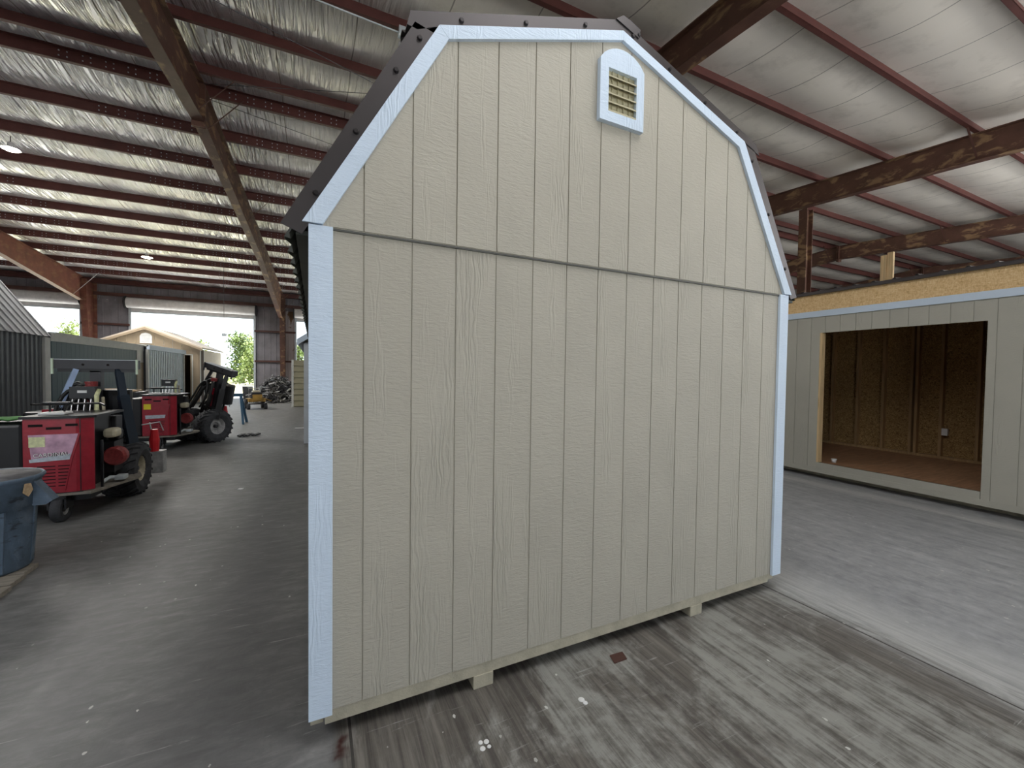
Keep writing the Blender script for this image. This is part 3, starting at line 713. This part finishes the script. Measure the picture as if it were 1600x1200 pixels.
# ================================================================ MACHINES
def tyre(cx, cy, r, w, rim, name='wheel', lug=True):
    """lathe tyre about the x axis with chevron lugs"""
    e = MB().lathe([(r * .52, -w * .42), (r * .75, -w * .5), (r * .93, -w * .46), (r, -w * .32), (r, w * .32), (r * .93, w * .46), (r * .75, w * .5), (r * .52, w * .42), (r * .46, w * .3), (r * .46, -w * .3)], (cx, cy, r), 'x', 30, closed=True)
    if lug:
        n = 20
        for k in range(n):
            for sd in (-1, 1):
                t0 = 2 * math.pi * (k + (.5 if sd > 0 else 0)) / n; pts = []
                for (u, dt) in ((0.02, .22), (.30, .0), (.48, -.10)):
                    rr = r * (1.0 if u < .4 else .95)
                    for q, h in ((-.055, 0), (.055, 0), (.04, .028), (-.04, .028)):
                        t = t0 + dt + q; R_ = rr + h * (1 if u < .4 else .8) - .004
                        pts.append((cx + sd * u * w, cy + R_ * math.cos(t), r + R_ * math.sin(t)))
                e.add(pts, [(0, 3, 2, 1)] + [(a + i, a + (i + 1) % 4, a + 4 + (i + 1) % 4, a + 4 + i) for a in (0, 4) for i in range(4)] + [(8, 9, 10, 11)])
    wheel = e.build(name, 'tire')
    rm = MB().lathe([(.02, w * .12), (r * .2, w * .14), (r * .24, w * .22), (r * .38, w * .20), (r * .46, w * .34), (r * .54, w * .42), (r * .54, w * .36), (r * .46, w * .28), (r * .44, -w * .4), (.02, -w * .38)], (cx, cy, r), 'x', 24).build('rim', rim, wheel, smooth=False)
    hb = MB().lathe([(.035, w * .12), (.035, w * .3), (.02, w * .33)], (cx, cy, r), 'x', 12).build('hub_cap', 'gunmetal', wheel)
    return wheel

def text_mesh(txt, size, mat, parent, loc, rot, name='lettering'):
    cu = bpy.data.curves.new(name, 'FONT'); cu.body = txt; cu.size = size; cu.extrude = .001; cu.align_x = 'LEFT'
    t = bpy.data.objects.new(name, cu); COL.objects.link(t); dg = bpy.context.evaluated_depsgraph_get(); me = bpy.data.meshes.new_from_object(t.evaluated_get(dg))
    bpy.data.objects.remove(t); me.materials.clear(); me.materials.append(M[mat]); o = bpy.data.objects.new(name, me); COL.objects.link(o)
    o.parent = parent; o.location = loc; o.rotation_euler = rot; return o

def machine(loc, rz, label, first, lean=0.0, bar_dx=0.0, rim='rim', art=None):
    def swing(o, base=(0, 0)):
        """turn a rear part about the steering joint"""
        if not art: return o
        a, c0, c1 = art; x, y = base[0] - c0[0], base[1] - c0[1]; ca, sa = math.cos(a), math.sin(a)
        o.location.x = c1[0] + x * ca - y * sa; o.location.y = c1[1] + x * sa + y * ca; o.rotation_euler.z = a; return o
    mc = thing('utility_machine', label, 'machine', loc, rz, 'red utility machines')
    P = lambda mb, n, mt, par=mc, **k: mb.build(n, mt, par, **k)
    # deck
    P(MB().prism([(-.45, .0), (.24, .0), (.44, .55), (.44, .68), (.1, 1.5), (-.45, 1.5)], .275, .30, 'z'), 'deck', 'deck')
    P(MB().box((-.55, .1, .2), (.2, 1.6, .275)), 'chassis', 'darkmetal')
    lw = .9 if first else .50
    P(MB().box((-lw, .05, .3), (-.27, .9, 1.0)), 'side_cover', 'darkmetal', bevel=.03)
    body = P(MB().box((-.25, .012, .30), (.16, .70, 1.05)), 'body', 'darkmetal')
    fp = P(MB().prism([(-.25, .30), (.14, .30), (.235, .36), (.235, 1.05), (-.25, 1.05)] if 0 else [(-.25, 0.0), (.13, 0.0), (.245, .06), (.245, .075), (.125, .015), (-.25, .015)], .31, 1.05, 'z'), 'front_panel', 'red')
    # raised tapering face of the panel, slots and stickers
    P(MB().prism([(-.235, .90), (.165, .90), (.10, .62), (.05, .33), (-.19, .33)], -.006, 0), 'panel_face', 'red', fp)
    if first: P(MB().prism([(-.21, .895), (.15, .895), (.09, .66), (-.19, .66)], -.009, -.006), 'dust_film', 'dusty', fp)
    for (x, z, l) in ((-.16, .985, .10), (.10, .985, .09), (-.03, .955, .11)):
        P(MB().box((x - l / 2, -.004, z - .012), (x + l / 2, .001, z + .012)), 'slot', 'slot', fp)
    for k in range(7):
        z = .575 - k * .033; w2 = .02 + .012 * k
        P(MB().box((-.15 + .004 * k, -.0075, z), (-.02, -.005, z + .009)), 'vent_slot', 'slot', fp)
        P(MB().box((.0, -.0075, z), (.085 - .006 * k, -.005, z + .009)), 'vent_slot', 'slot', fp)
    if first: P(MB().box((-.205, -.012, .775), (-.09, -.008, .875)), 'sticker', 'label_p', fp)
    else: P(MB().box((-.225, -.012, .80), (-.12, -.006, .90)), 'sticker', 'label_y', fp)
    P(MB().prism([(-.20, .625), (.085, .64), (.095, .70), (-.205, .655 if first else .69)], -.0105, -.0065), 'stripe_sticker', 'label_g', fp)
    if first:
        t = text_mesh('CARDINAL', .053, 'gunmetal', fp, (-.172, -.0112, .672), (math.radians(90), 0, 0)); t.rotation_euler.y = -.04
        t2 = text_mesh('CARDINAL', .0515, 'white', fp, (-.174, -.0122, .674), (math.radians(90), 0, 0)); t2.rotation_euler.y = -.04
    top = P(MB().prism([(-.27, -.015), (.15, -.015), (.27, .05), (.27, .72), (-.27, .72)], 1.05, 1.075, 'z'), 'top_cover', 'darkmetal')
    P(MB().box((-.20, .12, 1.075), (.0, .30, 1.10)), 'document_box', 'white', top, bevel=.01)
    # guard rail
    for x in (-.16, -.05): P(MB().tube([(x, .25, 1.07), (x, .25, 1.17)], .009), 'rail_post', 'darkmetal', top)
    P(MB().tube([(-.24, .12, 1.185), (-.16, .25, 1.175), (.22, .27, 1.18), (.3, .15, 1.165)], .011), 'guard_rail', 'darkmetal', top)
    P(MB().box((-.2, .2, 1.185), (0, .3, 1.20)), 'control_pad', 'darkmetal', top)
    # lever bank
    lb = P(MB().box((-.20, .72, 1.21), (.02, .86, 1.34)), 'valve_bank', 'darkmetal'); P(MB().box((-.20, .74, 1.0), (.05, .86, 1.06)), 'valve_shelf', 'darkmetal')
    for k in range(4):
        x = -.165 + k * .052
        lv = P(MB().tube([(x, .66, 1.06), (x, .70, 1.20)], .006), 'lever', 'chrome', lb); P(MB().lathe([(.003, -.014), (.014, -.005), (.014, .006), (.003, .014)], (x, .655, 1.055), 'z', 10), 'lever_knob', 'chrome', lv) if 0 else None
        P(MB().lathe([(.004, -.016), (.013, -.006), (.013, .006), (.004, .016)], (x, .657, 1.05), 'z', 10), 'lever_knob', 'chrome')
    P(MB().box((-.13, .714, 1.27), (-.05, .719, 1.30)), 'valve_label', 'white')
    P(MB().tube([(.03, .70, .78), (.045, .68, 1.05), (.04, .70, 1.24), (.03, .78, 1.30)], .022, 10), 'hose_guard', 'label_p', smooth=True)
    P(MB().tube([(.09, .72, .78), (.10, .70, 1.05), (.08, .74, 1.22)], .016, 8), 'hose_guard', 'rim', smooth=True)
    P(MB().box((.10, .72, .75), (.20, .9, 1.0)), 'filter_block', 'gunmetal', bevel=.01)
    # engine on the right
    en = P(MB().box((.18, .42, .40), (.28, .66, .74)), 'engine', 'darkmetal')
    P(MB().lathe([(.03, -.02), (.085, -.03), (.105, -.0), (.105, .07)], (.29, .40, .58), 'y', 20), 'recoil_cover', 'redcover', smooth=False)
    P(MB().box((.20, .36, .79), (.315, .54, .89)), 'fuel_tank', 'cream', bevel=.03)
    P(MB().box((.18, .54, .74), (.28, .68, .86)), 'air_filter', 'darkmetal', bevel=.02)
    P(MB().tube([(.23, .28, .33), (.27, .34, .36), (.33, .38, .35)], .02), 'exhaust', 'galv'); P(MB().box((.30, .34, .32), (.39, .46, .37)), 'muffler', 'galv', bevel=.01)
    P(MB().bar((.27, .16, .25), (.27, .16, .80), .02), 'post', 'darkmetal')
    # wheels
    for cx in (.20, -.75 if first else -.42):
        wv = swing(tyre(cx, 1.02, .34 if art else .31, .34, rim)); wv.parent = mc
    cw = tyre(-.02, .08, .13, .09, 'rim2', lug=False); cw.parent = mc
    P(MB().box((-.09, .0, .14), (-.075, .16, .25)).box((.035, .0, .14), (.05, .16, .25)).box((-.09, .0, .24), (.05, .16, .27)), 'caster_fork', 'darkmetal')
    # mast assembly, leaning
    up = empty('mast_frame'); up.parent = mc; up.location = (.0 + bar_dx, 1.25, .32); up.rotation_euler = (0, lean, 0); swing(up, (bar_dx, 1.25))
    U = lambda mb, n, mt, **k: mb.build(n, mt, up, **k)
    U(MB().box((-.05, -.05, 0), (.05, .05, 1.2)), 'mast', 'gunmetal')
    U(MB().tube([(-.02, -.10, .2), (-.02, -.10, .85)], .04, 14), 'lift_cylinder', 'redcover' if first else 'red'); U(MB().tube([(-.02, -.10, .85), (-.02, -.10, 1.02)], .02, 10), 'piston_rod', 'chrome')
    U(MB().lathe([(.02, -.03), (.06, -.03), (.06, .03), (.02, .03)], (-.02, -.1, 1.04), 'z', 14), 'clamp_ring', 'redcover')
    U(MB().box((-.36, -.08, 1.225), (.40, .06, 1.335)), 'crossbar', 'gunmetal'); U(MB().box((-.36, -.084, 1.333), (.40, .06, 1.339)), 'top_edge', 'galv')
    for x in (-.10, .13): U(MB().lathe([(.001, -.084), (.014, -.084), (.014, -.078)], (x, 0, 1.275), 'y', 12), 'bolt_hole', 'slot')
    U(MB().box((-.34, -.05, 1.185), (.38, .04, 1.225)), 'crossbar_rail', 'darkmetal')
    for x in (-.378, .40): U(MB().box((x, -.10, 1.16), (x + .018, -.075, 1.345)), 'end_plate', 'palegreen' if first else 'gunmetal')
    U(MB().bar((.215, -.03, 1.22), (.36, -.22, .50), .075, .05), 'outrigger', 'navy' if first else 'darkmetal'); U(MB().bar((.285, -.13, .90), (.42, -.26, .28), .10, .06), 'outrigger_sleeve', 'navy' if first else 'darkmetal')
    U(MB().bar((-.175, -.05, 1.22), (-.36, -.15, .55), .06, .05), 'outrigger', 'paleblue' if first else 'darkmetal'); U(MB().bar((-.27, -.1, .90), (-.42, -.18, .4), .025, .025), 'outrigger_rod', 'paleblue' if first else 'gunmetal')
    # hoses: a bundled arch
    rnd = random.Random(7)
    for k in range(9):
        a = rnd.uniform(-.22, .0); t = rnd.uniform(.78, 1.08); yy = rnd.uniform(-.3, .12)
        pts = [(a - .1, yy - .1, .35)] + [(a - .1 + .26 * (1 - math.cos(u)) * .6, yy + .12 * math.sin(u), .4 + t * .62 * math.sin(u) ** .7 if 0 < u < math.pi else .4) for u in [math.pi * q / 10 for q in range(1, 10)]] + [(a + .2, yy, .3)]
        U(MB().tube(pts, .02 + .008 * (k % 2), 8), 'hose', 'hose', smooth=True)
    U(MB().tube([(.02, -.16, .05), (.035, -.2, .4), (.0, -.17, .72)], .022), 'hose_guard', 'label_p' if first else 'rim')
    U(MB().lathe([(.03, -.05), (.16, -.05), (.16, .05), (.03, .05)], (-.2, .06, .72), 'y', 20), 'hose_reel', 'hose')
    U(MB().lathe([(.03, -.12), (.14, -.12), (.14, .3), (.03, .3)], (.16, .10, .66), 'z', 20), 'hydraulic_tank', 'darkmetal')
    U(MB().box((-.14, -.18, .0), (.14, .1, .45)), 'mast_base', 'darkmetal')
    # red jack at the rear
    for q in (P(MB().lathe([(.05, .0), (.06, .15), (.04, .30)], (.30, 1.62, .42), 'z', 12), 'jack', 'brightred'), P(MB().box((.22, 1.58, .12), (.40, 1.74, .42)), 'battery_box', 'rim2')):
        if art: q.location = (.35, .08, 0)
    jh = (P(MB().tube([(.2, 1.5, .80), (.36, 1.62, .82), (.40, 1.62, .70)], .008).tube([(.25, 1.62, .82), (.27, 1.62, .70)], .008), 'jack_handle', 'galv'))
    if art: jh.location = (.35, .08, 0)
    return mc
m1 = machine((-2.285, 3.75, 0), 0.0, 'nearest red and black utility machine with a pink-white dusty panel and lettering', True, 0.0, -.15)
m2 = machine((-2.60, 7.86, 0), math.radians(-3), 'second red machine with bright yellow square sticker and leaning mast', False, math.radians(14), -.15, 'rim2', (math.radians(-37), (-.1, 1.05), (.36, 1.25)))
m3 = machine((-3.56, 7.0, 0), math.radians(0), 'half-hidden dark red machine between the two nearer red machines', False, 0.0, -.3, 'rim2')
for o in list(kids(m3)):
    if o.name.startswith('mast_frame'):
        for q in kids(o): bpy.data.objects.remove(q)
        bpy.data.objects.remove(o)
    elif o.name.split('.')[0] in ('valve_bank', 'lever_knob', 'top_cover'): 
        for q in kids(o):
            for q2 in kids(q): bpy.data.objects.remove(q2)
            bpy.data.objects.remove(q)
        bpy.data.objects.remove(o)
m3.scale = (.95, .95, .86)
hc = MB().lathe([(.11, 0), (.10, .05), (.06, .09), (.01, .10)], n=18).build('white_cap', 'white', smooth=True); hc.location = (-3.48, 7.25, .93); tag(hc, 'white rounded cap lying on the half-hidden machine', 'cap')
bdm = MB().box((-.35, -.2, 0), (.3, .2, .03)).box((-.3, -.15, .03), (.1, .12, .06)).build('board_stack', 'tape'); bdm.location = (-3.45, 8.9, 1.06)
bds = thing('tool_cart', 'dark tool cart with flat brown boards on top left of second machine', 'cart', (-3.72, 9.6, 0)); bdm.parent = bds; bdm.location = (0, 0, 1.06)
MB().box((-.4, -.25, .95), (.4, .25, 1.06)).build('top', 'darkmetal', bds); MB().box((-.38, -.23, .2), (.38, .23, .95)).build('cabinet', 'darkmetal', bds)
for sx in (-1, 1):
    for sy in (-1, 1): MB().box((sx * .36 - .02, sy * .21 - .02, 0), (sx * .36 + .02, sy * .21 + .02, .2)).build('leg', 'darkmetal', bds)
rag = MB(); rr = random.Random(3)
vs = [];
for i in range(9):
    for j in range(7): vs.append((i * .05, j * .05, .012 + .035 * rr.random()))
rag.add(vs, [(i * 7 + j, (i + 1) * 7 + j, (i + 1) * 7 + j + 1, i * 7 + j + 1) for i in range(8) for j in range(6)])
rg = rag.build('green_cloth', 'greenrag', smooth=True); rg.location = (-2.98, 3.85, 1.0); rg.modifiers.new('solid', 'SOLIDIFY').thickness = .012; tag(rg, 'crumpled green cloth on top of the nearest machine', 'cloth')

# sawhorse with blue legs
sh = thing('sawhorse', 'sawhorse with two blue legs to the right of the second machine', 'sawhorse', (-1.93, 12.3, 0))
MB().box((-.55, -.05, .78), (.05, .05, .87)).build('top_beam', 'blue', sh)
for sx in (-.45, .0):
    for sy in (-1, 1): MB().bar((sx - .02 * (sx < -.1), sy * .03, .80), (sx + (.10 if sx > -.1 else -.1), sy * .33, .0), .05).build('leg', 'blue', sh)
# black folded strap on the floor
st = MB(); P_ = [(-.28, -.10), (-.16, .02), (-.05, -.10), (.06, .08), (.2, -.02), (.36, .10)]
for i in range(5): st.bar((P_[i][0], P_[i][1], .03 + .02 * (i % 2)), (P_[i + 1][0], P_[i + 1][1], .03 + .02 * ((i + 1) % 2)), .16, .035)
so = st.build('black_mat', 'scrapb'); so.scale = (.62, .8, 1); so.location = (-1.40, 9.45, 0); tag(so, 'crumpled black mat on the floor behind the second machine wheel', 'mat')
# small lever stand by silver shed

# trash can on planks
pk = thing('wood_planks', 'weathered planks lying under the blue-grey bin', 'planks', (-2.3, 2.35, 0))
for k in range(3): MB().box((-.35, -.34 + k * .2, 0), (.41 - .02 * k, -.16 + k * .2, .035)).build('plank', 'oldwood', pk, bevel=.004)
tc = thing('trash_can', 'scuffed blue-grey plastic bin at the left edge with a tan paper patch', 'bin', (-2.21, 2.55, .036))
MB().lathe([(.235, 0), (.25, .02), (.268, .30), (.276, .48), (.292, .482), (.30, .66), (.312, .67), (.322, .69), (.312, .705), (.298, .70), (.265, .45), (.225, .035), (.01, .035)], n=40).build('bin_body', 'can', tc, smooth=True)
MB().lathe([(.295, .70), (.262, .47), (.222, .045), (.02, .042)], n=40).build('bin_lining', 'can_in', tc, smooth=True)
for k in range(8):
    t = k * math.pi / 4 + .02 - math.pi / 2; c, s_ = math.cos(t), math.sin(t)
    MB().bar((.242 * c, .242 * s_, .02), (.278 * c, .278 * s_, .47), .022).build('rib', 'can', tc)
for a in (.0, math.pi):
    c, s_ = math.cos(a), math.sin(a)
    h = MB().prism([(.28, .68), (.40, .50), (.36, .47), (.285, .47)], -.045, .045).build('handle', 'can', tc); h.rotation_euler.z = a
pt = MB().prism([(-.035, -.01), (.0, -.045), (.035, .0), (.025, .05), (-.015, .055)], -.003, .0).build('paper_patch', 'tape', tc); pt.location = (.290, -.105, .60); pt.rotation_euler = (math.radians(-6), 0, math.radians(66))

# yellow mower, grey bin and scrap heap by the far door
mw = thing('riding_mower', 'small yellow stand-on mower parked before the scrap heap', 'mower', (-2.12, 17.4, 0), math.radians(15))
MB().prism([(-.28, -.3), (.28, -.3), (.33, .2), (.2, .45), (-.2, .45), (-.33, .2)], .30, .42, 'z').build('mower_deck', 'yellow', mw)
MB().box((-.16, -.34, .36), (.16, -.28, .58)).build('front_plate', 'yellow', mw); MB().box((-.18, -.2, .42), (.18, .25, .66)).build('engine', 'scrapb', mw, bevel=.03)
MB().bar((-.3, -.34, .22), (.3, -.34, .22), .04).build('front_bumper', 'scrapb', mw); MB().box((-.34, -.1, .30), (-.24, .3, .40)).build('fuel_tank', 'scrapb', mw); MB().bar((.18, -.1, .45), (.52, .05, .30), .12, .03).build('discharge_chute', 'yellow', mw); MB().tube([(-.2, .3, .5), (-.2, .35, .8), (.2, .35, .8), (.2, .3, .5)], .018).build('roll_bar', 'scrapw', mw); MB().box((-.12, -.1, .66), (.12, .12, .74)).build('engine_shroud', 'cream', mw, bevel=.02)
for sx in (-1, 1):
    MB().tube([(sx * .1, .0, .72), (sx * .14, -.1, .88), (sx * .3, -.12, .86)], .018).build('steering_bar', 'galv', mw); MB().bar((sx * .2, -.2, .60), (sx * .38, -.25, .56), .05, .03).build('armrest', 'scrapw', mw)
    for yy, r in ((-.25, .11), (.35, .17)):
        ww = MB().lathe([(r * .4, -.05), (r, -.05), (r, .05), (r * .4, .05)], (sx * .29, yy, r), 'x', 16, closed=True).build('wheel', 'tire', mw)
gb = thing('grey_bin', 'grey plastic bin standing just inside the big open door', 'bin', (-3.2, 23.7, 0))
MB().lathe([(.19, 0), (.235, .64), (.25, .65), (.25, .68), (.23, .68), (.19, .05), (.02, .05)], n=24).build('bin_body', 'cangrey', gb, smooth=True)
def heap(cx, cy, rx, ry, h, n, mat, mb, rnd):
    for k in range(n):
        a = rnd.uniform(0, 6.28); q = rnd.random() ** .6; x = cx + rx * q * math.cos(a); y = cy + ry * q * math.sin(a); z = h * (1 - q * q) * rnd.uniform(.45, 1) + .05
        d = Vector((rnd.uniform(-1, 1), rnd.uniform(-1, 1), rnd.uniform(-.6, .6))).normalized()
        if rnd.random() < .5: mb.bar(Vector((x, y, z)) - d * .13, Vector((x, y, z)) + d * .13, rnd.uniform(.02, .1), rnd.uniform(.02, .08))
        else:
            p = Vector((x, y, z)); e = d.cross(Vector((0, 0, 1))).normalized() * rnd.uniform(.08, .2)
            mb.tube([p - d * .25, p + e, p + d * .2, p + d * .25 - e], rnd.uniform(.008, .022), 5)
rnd = random.Random(11)
sp = thing('scrap_heap', 'tangled heap of grey and black scrap metal parts against the far wall', 'scrap', (0, 0, 0))
core = MB()
for i in range(9):
    for j in range(18): pass
core.lathe([(1.0, 0), (.9, .35), (.6, .8), (.25, 1.05), (.01, 1.1)], (0, 0, 0), 'z', 20)
cr = core.build('heap_core', 'scrapb', sp); cr.location = (-1.55, 21.9, 0); cr.scale = (1.05, 1.0, 1.0)
for mt, n in (('scrap', 340), ('scrapb', 260), ('scrapw', 70)):
    mb = MB(); heap(-1.65, 21.6, 1.15, 1.3, 1.2, n, mt, mb, rnd); heap(-.8, 22.4, 1.2, 1.1, 1.05, n // 2, mt, mb, rnd); tag(mb.build('scrap_parts', mt, sp), kind='stuff')

# litter on the floor
o = MB().prism([(-.045, -.03), (.04, -.03), (.055, .025), (-.03, .03)], 0, .006, 'z').build('brown_chip', 'girt'); o.location = (1.52, -.11, 0); tag(o, 'small dark brown tile scrap on the floor in front of the barn shed', 'scrap')
def splat(name, loc, pts, label):
    mb = MB()
    for (x, y, r) in pts: mb.lathe([(r, 0), (r * .8, .003), (.001, .004)], (x, y, 0), 'z', 9)
    o = mb.build(name, 'white'); o.location = loc; tag(o, label, 'litter'); return o
splat('plaster_chips', (.66, -.30, 0), [(-.012, .018, .010), (.012, .012, .012), (-.014, -.012, .012), (.014, -.014, .009)], 'cluster of four white plaster chips in front of the barn shed skids')
splat('plaster_chip', (1.17, -.28, 0), [(0, .012, .016), (.006, -.012, .012)], 'single cream plaster chip on the worn slab below the brown chip')
o = MB().prism([(-.03, -.015), (.03, -.02), (.035, .02), (-.02, .025)], 0, .012, 'z').build('paper_scrap', 'white'); o.location = (-.86, 4.46, 0); tag(o, 'small white paper scrap in the aisle left of the barn shed', 'litter')
o = MB().prism([(-.12, -.02), (.1, -.04), (.12, .02), (-.1, .04)], 0, .01, 'z').build('paper_scrap', 'white'); o.location = (-.36, 10.6, 0); tag(o, 'white paper strip on the floor beside the pale shed', 'litter')

# hanging lamps and other ceiling fittings
def lamp(loc, label, power=70, r=.11, ztop=None, soft=.12):
    L = thing('high_bay_or_fill_lamp', label, 'lamp', loc, 0, 'high bay lamps')
    MB().lathe([(.03, .16), (.05, .14), (.06, .05), (r, .0), (r * .95, .0), (.02, .04)], n=24).build('lamp_housing', 'white', L, smooth=True)
    MB().lathe([(.001, -.05), (r * .5, -.035), (r * .85, -.004), (r * .85, 0)], n=24).build('lamp_bulb', 'lamp', L, smooth=True)
    MB().tube([(0, 0, .15), (0, 0, (ztop or zb(loc[1])) - loc[2])], .008).build('cable', 'darkmetal', L)
    d = bpy.data.lights.new('lamp_light', 'SPOT'); d.energy = power; d.shadow_soft_size = soft; d.spot_size = math.radians(165); d.spot_blend = .4; d.color = (1, .97, .92); lo = bpy.data.objects.new('lamp_light', d); COL.objects.link(lo); lo.parent = L; lo.location = (0, 0, -.12)
    return L
lamp((1.25, 4.95, 6.62), 'glowing lamp just above the left roof edge of the barn shed', 160, .07, soft=.5)
lamp((-6.3, 11.8, 6.55), 'glowing lamp at the left edge under the purlins', 1300, .17, soft=1.2)
lamp((-6.1, 19.6, 6.02), 'far glowing lamp above the teal shed', 1500, .2, soft=1.2)
for x, y, e, lb in ((-10.5, 5.5, 900, 'added fill lamp beyond the left edge above the grey metal shed'), (-14.5, 14, 900, 'added fill lamp farther beyond the left edge'), (-6.2, -1.3, 560, 'added fill lamp above the near left floor, out of frame'), (1.7, -1.1, 430, 'added fill lamp above the front of the barn shed, out of frame'), (8.6, -2.6, 300, 'added fill lamp above the right-hand shed, out of frame'), (16, -1.3, 500, 'added fill lamp far to the right, out of frame')):
    L_ = lamp((x, y, zb(y) - (2.2 if x > 5 else .45)), lb, e, soft=1.7)  # unseen fill lamps, added to even out the light
    for q in kids(L_):
        if q.type == 'LIGHT': q.data.color = (.97, .98, 1.0); q.data.type = 'POINT' if x > 5 else 'SPOT'
jb = thing('hanging_box', 'small control box hanging on a long cord before the big door', 'box', (-3.6, 20, 3.02))
MB().box((-.08, -.05, 0), (.08, .05, .12)).build('control_box', 'galv', jb); MB().tube([(0, 0, .12), (0, 0, zb(20) - 3.02)], .008).build('cord', 'gunmetal', jb)
cd = thing('conduit', 'thin conduit with a junction box along the purlin above the barn shed', 'conduit', (0, 0, 0))
MB().tube([(-1.9, 4.75, 6.82), (.0, 4.75, 6.80), (1.2, 4.78, 6.78)], .012).build('pipe', 'galv', cd); MB().box((1.17, 4.7, 6.72), (1.30, 4.82, 6.84)).build('junction_box', 'galv', cd)

# ================================================================ OUTSIDE
def tree(x, y, h, r, mat, label):
    t = thing('tree', label, 'tree', (x, y, -.12)); rnd = random.Random(int(x * 7 + y))
    MB().tube([(0, 0, 0), (.1, 0, h * .5), (0, .05, h * .93)], [.22, .15, .03], 8).build('trunk', 'bark', t)
    mb = MB()
    for c in range(34):
        a = rnd.uniform(0, 6.28); zc = h * (.12 + .86 * rnd.random()); rr_ = r * (1.15 - zc / h) ** .6 * rnd.uniform(.2, 1)
        cx, cy = rr_ * math.cos(a), rr_ * math.sin(a)
        for k in range(70):
            p = Vector((cx + rnd.gauss(0, .45), cy + rnd.gauss(0, .45), zc + rnd.gauss(0, .35)))
            u = Vector((rnd.uniform(-1, 1), rnd.uniform(-1, 1), rnd.uniform(-1, 1))).normalized() * .16; v = u.orthogonal().normalized() * .10
            mb.add([p - u, p + v, p + u, p - v], [(0, 1, 2, 3)])
    o = mb.build('foliage', mat, t, recalc=False); o['kind'] = 'stuff'
    return t
T = [(-8.0, 58, 6.1, 1.5), (-5.9, 52, 5.0, 1.7), (-1.9, 55, 5.0, 1.6), (.8, 50, 4.8, 1.6), (-19.6, 70, 4.5, 1.6), (-29.2, 72, 7.6, 1.3), (6, 52, 5.4, 1.8), (-13.2, 60, 5.1, 1.5)]
TL = ['tall pale tree rising at the tan shed corner in the big open door', 'bushy yellow-green tree nearest the right jamb of the big door', 'green tree seen past the far column', 'green tree seen in the narrow gap beside the barn shed',
      'low hazy tree just above the tan shed ridge', 'hazy treetop above the teal shed in the left door', 'tree outside hidden behind the barn shed', 'hazy treetop over the tan shed roof edge']
for i, (x, y, h, r) in enumerate(T): tag(tree(x, y, h, r, 'leaf2' if i % 2 else 'leaf', TL[i]), group='trees beyond the field')
bank = MB().prism([(58, -.2), (64, 1.4), (95, 1.6), (95, -.2)], -90, 90, 'x').build('trim_2', 'grass'); struct(bank); bank['label'] = 'distant grassy bank beyond the trees'
